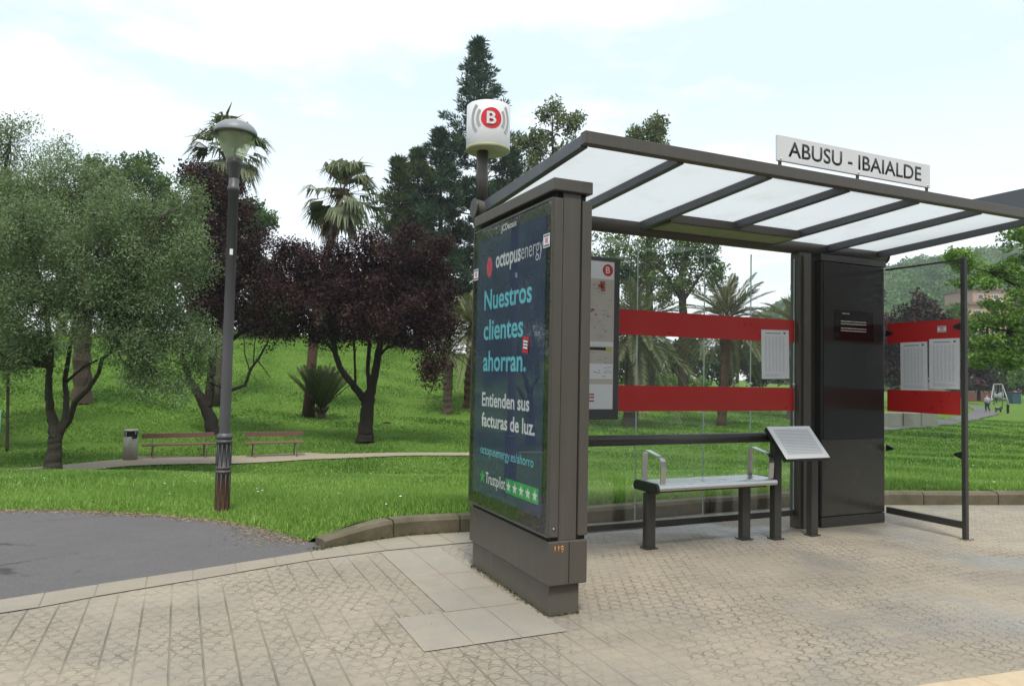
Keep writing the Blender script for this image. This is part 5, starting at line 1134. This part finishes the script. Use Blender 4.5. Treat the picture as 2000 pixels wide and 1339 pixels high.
# trees and houses beyond the frame that the glass mirrors
for k, (x, y, sc_, rz_, lab) in enumerate(((-8, 25, 1.05, 2.1, 'olive tree outside the photo, mirrored in the blue poster'), (-14, 33, 1.3, 4.0, 'large olive tree outside the photo, far left of the lawn'), (-17, 24, 1.2, 1.0, 'olive tree outside the photo beside the asphalt path'))):
    c = copy_tree(bpy.data.objects['olive_tree']); c.location = (x, y, float(gz(x, y))); c.rotation_euler = (0, 0, rz_); c.scale = (sc_, sc_, sc_*1.15); c['label'] = lab
def street_house(label, x0, x1, y0, h, wall):
    o = thing('street_house', label, 'building', ((x0+x1)/2, y0, -.13)); MB().box(x0, x1, y0-9, y0, -.13, h).build('wall', wall, o); MB().box(x0-.4, x1+.4, y0-9.4, y0+.5, h, h+.5).build('roof', M['roof_tile'], o)
    n_ = int((x1-x0)/3.2)
    for fl in range(int(h/3.1)):
        for k in range(n_):
            xa = x0+(x1-x0)*(k+.5)/n_-.65; z = fl*3.1+.9; f = MB().box(xa, xa+1.3, y0, y0+.05, z, z+1.6).build('window', M['render_white'], o); MB().box(xa+.1, xa+1.2, y0+.03, y0+.07, z+.1, z+1.5).build('pane', M['win'], f)
    return o
street_house('brick terrace across the street behind the camera, nearest the corner', -38, -8, -20, 12.5, M['brick']); street_house('pale terrace across the street behind the camera, in the middle', -7.5, 18, -22, 13, M['concrete']); street_house('tall brick terrace across the street behind the camera, at its far end', 18.5, 50, -26, 15, M['brick'])

# young tree with its stake at the left edge
b = G(12, 21.9)
tree('young_tree', 'thin young tree at the left edge of the lawn', 'tree', b, 21.9, [[(14, 886, .05, 0), (15, 800, .04, 0), (16, 730, .035, 0), (18, 640, .02, 0)]],
     [(15, 690, 40, 40, 0, .8), (20, 630, 45, 40, 0, .8), (-20, 660, 40, 40, 0, .8)], M['olive_leaf'], M['bark_olive'], per=50, cover=1.5, spread=.26, ln=.12, wd=.05, seed=80)
st = thing('tree_stake', 'green and rusty stake tied to the young tree', 'stake', G(5, 21.7)); p = G(5, 21.7); a = P(0, 800, 21.7)
MB().tube([p, (p+a)/2, a], .038, 8).build('post', M['stake'], st); MB().tube([a+(p-a)*.12, P(15, 818, 21.9)], .012, 6).build('tie', M['black'], st)
mb = MB(); mb.tube([p, p+(a-p)*.3], .040, 8); mb.build('rusty_foot', M['bin_base'], st)

# dead branch on the lawn
q = G(758, 34); o = thing('fallen_branch', 'small brown piece of bark lying on the grass right of the round plum trunk', 'fallen branch', q)
MB().tube([q+RH*-.18+np.array([0, 0, .05]), q+np.array([0, 0, .10]), q+RH*.2+np.array([0, 0, .06])], [.03, .055, .03], 7).build('bark_piece', M['bark_red'], o)

# ------------------------------------------------------------------ person, dog, playground
def skin(name, verts, edges, radii, mat, parent, sub=1):
    me = bpy.data.meshes.new(name); me.from_pydata([tuple(v) for v in verts], edges, []); o = link(name, me, mat, parent)
    m = o.modifiers.new('skin', 'SKIN'); m.use_smooth_shade = True
    for i, rr_ in enumerate(radii):
        sv = o.data.skin_vertices[0].data[i]; sv.radius = (rr_, rr_) if not hasattr(rr_, '__len__') else rr_; sv.use_root = (i == 0)
    s = o.modifiers.new('sub', 'SUBSURF'); s.levels = s.render_levels = sub
    return o
def person(label, px, t, h=1.66, top='jacket', walk=True, arm_out=True):
    b = G(px, t); o = thing('person', label, 'person', b); k = h/1.7
    def W(r_, f_, z): return b+RH*r_*k+FH*f_*k+np.array([0, 0, z*k])
    v = [W(0, 0, .92), W(0, .02, 1.12), W(0, .03, 1.34), W(0, .05, 1.47), W(0, .06, 1.53), W(-.10, 0, .86), W(-.10, .10, .48), W(-.10, .02, .07), W(-.11, .14, .03), W(.09, 0, .86), W(.09, -.02, .48), W(.10, -.26, .12), W(.11, -.18, .04),
         W(-.20, .03, 1.38), W(-.27, -.05, 1.12), W(-.26, .05, .88), W(-.26, .08, .78), W(.20, .03, 1.38), W(.29, .02, 1.12), W(.36, .14, .94), W(.38, .20, .86), W(0, .06, 1.62), W(0, .07, 1.70)]
    e = [(0, 1), (1, 2), (2, 3), (3, 4), (0, 5), (5, 6), (6, 7), (7, 8), (0, 9), (9, 10), (10, 11), (11, 12), (2, 13), (13, 14), (14, 15), (15, 16), (2, 17), (17, 18), (18, 19), (19, 20), (4, 21), (21, 22)]
    ra = [.145, .15, .16, .07, .055, .10, .065, .045, .035, .10, .065, .045, .035, .075, .055, .04, .03, .075, .055, .04, .03, .09, .05]
    skin('body', v, e, [x*k for x in ra], M['skin'], o)
    skin('jacket', [v[0]-np.array([0, 0, .06*k]), v[1], v[2], W(0, .04, 1.43), v[13], v[14], v[15], v[17], v[18], v[19]], [(0, 1), (1, 2), (2, 3), (2, 4), (4, 5), (5, 6), (2, 7), (7, 8), (8, 9)], [x*k for x in (.185, .185, .185, .09, .095, .075, .06, .095, .075, .06)], M[top], o)
    skin('trousers', [v[0], v[5], v[6], v[7]+np.array([0, 0, .04]), v[9], v[10], v[11]], [(0, 1), (1, 2), (2, 3), (0, 4), (4, 5), (5, 6)], [x*k for x in (.15, .115, .085, .062, .115, .085, .062)], M['trousers'], o)
    skin('hair', [W(0, .05, 1.60), W(0, .055, 1.68)], [(0, 1)], [x*k for x in (.095, .08)], M['hair'], o)
    return o, v[20]
pr, hand = person('person in grey blue jacket and black trousers walking away on the grey path', 1928, 71)
db = G(1949.5, 71); dg = thing('dog', 'small black dog walking on a lead beside the person on the path', 'dog', db)
def D(r_, f_, z): return db+RH*r_+FH*f_+np.array([0, 0, z])
v = [D(-.22, 0, .36), D(0, 0, .34), D(.20, 0, .37), D(.30, 0, .46), D(.38, .02, .52), D(.48, .03, .49), D(-.30, 0, .44), D(-.36, 0, .56), D(-.20, -.07, .24), D(-.25, -.07, .13), D(-.22, -.07, .02), D(-.20, .07, .24), D(-.23, .07, .13), D(-.20, .07, .02), D(.20, -.07, .22), D(.19, -.07, .11), D(.20, -.07, .02), D(.20, .07, .22), D(.23, .07, .11), D(.24, .07, .02), D(.36, -.05, .61), D(.36, .08, .61)]
e = [(0, 1), (1, 2), (2, 3), (3, 4), (4, 5), (0, 6), (6, 7), (0, 8), (8, 9), (9, 10), (0, 11), (11, 12), (12, 13), (2, 14), (14, 15), (15, 16), (2, 17), (17, 18), (18, 19), (4, 20), (4, 21)]
skin('body', v, e, [.12, .115, .14, .09, .09, .045, .04, .02, .06, .04, .035, .06, .04, .035, .06, .04, .035, .06, .04, .035, .025, .025], M['dogfur'], dg)
ld = MB().tube([hand, (hand+v[3])/2-np.array([0, 0, .12]), v[3]], .010, 5).build('dog_lead', M['leash'], None); tag(ld, 'thin pale lead between the walking person and the black dog', 'dog lead')
b = G(1968, 68); bo = thing('bollard', 'dark bollard at the right edge of the grey path', 'bollard', b)
MB().lathe(b, [(.0, .0), (.11, 0), (.11, .80), (.125, .81), (.125, .85), (.09, .90), (0, .91)], 16).build('post', M['taupe_dark'], bo)
MB().lathe(b, [(0, -.05), (.20, -.05), (.20, .03), (0, .04)], 16).build('base_ring', M['concrete'], bo)
# swing frame
M['swing_pipe'] = plain('swing_pipe', (.27, .28, .28), .5, .3)
sw = thing('swing_frame', 'pale metal swing frame in the playground beyond the path', 'swing', G(1955, 92)); t = 92
def SWp(px, z, dt): q = G(px, t+dt); q[2] += z; return q
mb = MB(); ap_, bp_ = SWp(1941, 2.75, .5), SWp(1958, 2.75, .5)
mb.tube([SWp(1941, 2.75, .5), SWp(1957.5, 2.75, .5)], .07, 8); mb.build('top_bar', M['swing_pipe'], sw)
for px, e0, e1, dt in ((1941, 1933, 1944, .5), (1957.5, 1963, 1972, .5)):
    for e_, d_ in ((e0 if px < 1950 else e1, -1.2), (px, 1.8)): MB().tube([SWp(e_, 0, d_), SWp(px, 2.75, .5)], .06, 8).build('leg', M['swing_pipe'], sw)
s0 = SWp(1949, .55, .5)
for dx in (-.22, .22): MB().tube([SWp(1949, 2.72, .5)+RH*dx, s0+RH*dx], .012, 5).build('chain', M['swing_pipe'], sw)
MB().obox(s0-RH*.25-FH*.1, RH*.5, FH*.2, (0, 0, .04)).build('seat', M['black'], sw)
person('tiny distant person in blue by the swing frame', 1943.5, 99, 1.65, 'jacket')
# far playground wall, parked cars, recycling bin
wl = thing('brick_wall', 'low red brick wall at the far side of the park beyond the path', 'wall', G(1905, 112)); a, c = G(1880, 112), G(1932, 112)
MB().obox(a, c-a, FH*.3, (0, 0, 1.5)).build('brickwork', plain('old_brick', (.12, .05, .035), .9, var=.3), wl); MB().obox(a+np.array([0, 0, 1.5])-FH*.05, c-a, FH*.4, (0, 0, .12)).build('coping', M['concrete'], wl)
def car(label, px, t, mat, ang, L_=4.1):
    b = G(px, t); o = thing('parked_car', label, 'car', b, 'cars parked beyond the playground'); ca, sa = math.cos(ang), math.sin(ang); X_, Y_ = RH*ca+FH*sa, -RH*sa+FH*ca
    def q(x, y, z): return b+X_*x+Y_*y+np.array([0, 0, z])
    pf = [(-2.02, .35), (-2.05, .62), (-1.95, .84), (-1.25, .92), (-.62, 1.38), (.75, 1.42), (1.42, .98), (1.98, .88), (2.05, .55), (2.0, .32)]
    MB().prism([q(x, -.84, z) for x, z in pf], Y_*1.68).build('body', M[mat], o, bevel=.06)
    for s in (-.86, .845):
        MB().prism([q(x, s, z) for x, z in ((-1.08, .94), (-.58, 1.30), (.10, 1.33), (.10, .94))], Y_*.012).build('window', M['win'], o); MB().prism([q(x, s, z) for x, z in ((.18, .94), (.18, 1.33), (.70, 1.34), (1.22, .96))], Y_*.012).build('window', M['win'], o)
    for x in (-1.28, 1.28):
        for s in (-.87, .66):
            w = MB().tube([q(x, s, .31), q(x, s+.21, .31)], .31, 18).build('wheel', M['tyre'], o); MB().tube([q(x, s-.01, .31), q(x, s+.22, .31)], .17, 12).build('rim', M['galv'], w)
    return o
car('pale parked car right of the swing frame legs', 1966, 126, 'car_white', .1)
car('red parked car beyond the low brick wall', 1915, 118, 'car_dark', 0)
rb = thing('recycling_bin', 'dark blue recycling bin at the far right beyond the playground', 'recycling bin', G(1986, 104)); b = G(1986, 104)
MB().obox(b-RH*.65, RH*1.3, FH*1.1, (0, 0, 1.45)).build('body', M['blue_bin'], rb, bevel=.08); MB().obox(b-RH*.7-FH*.05+np.array([0, 0, 1.455]), RH*1.4, FH*1.2, (0, 0, .22)).build('lid', M['black'], rb, bevel=.06)
# ------------------------------------------------------------------ air
hz_ = bpy.data.materials.new('haze_air'); hz_.use_nodes = True; hz_.node_tree.nodes.clear()
_v = hz_.node_tree.nodes.new('ShaderNodeVolumePrincipled'); _o = hz_.node_tree.nodes.new('ShaderNodeOutputMaterial')
_v.inputs['Color'].default_value = (.90, .95, 1, 1); _v.inputs['Density'].default_value = .00045; _v.inputs['Anisotropy'].default_value = .3
hz_.node_tree.links.new(_v.outputs[0], _o.inputs['Volume'])
tag(MB().box(-690, 690, -690, 690, -3.2, 95).build('haze', hz_), 'thin pale air fading the far hillside', 'haze', kind='stuff')
for ob in list(SC.objects):
    if ob.name.startswith('_'): bpy.data.objects.remove(ob)
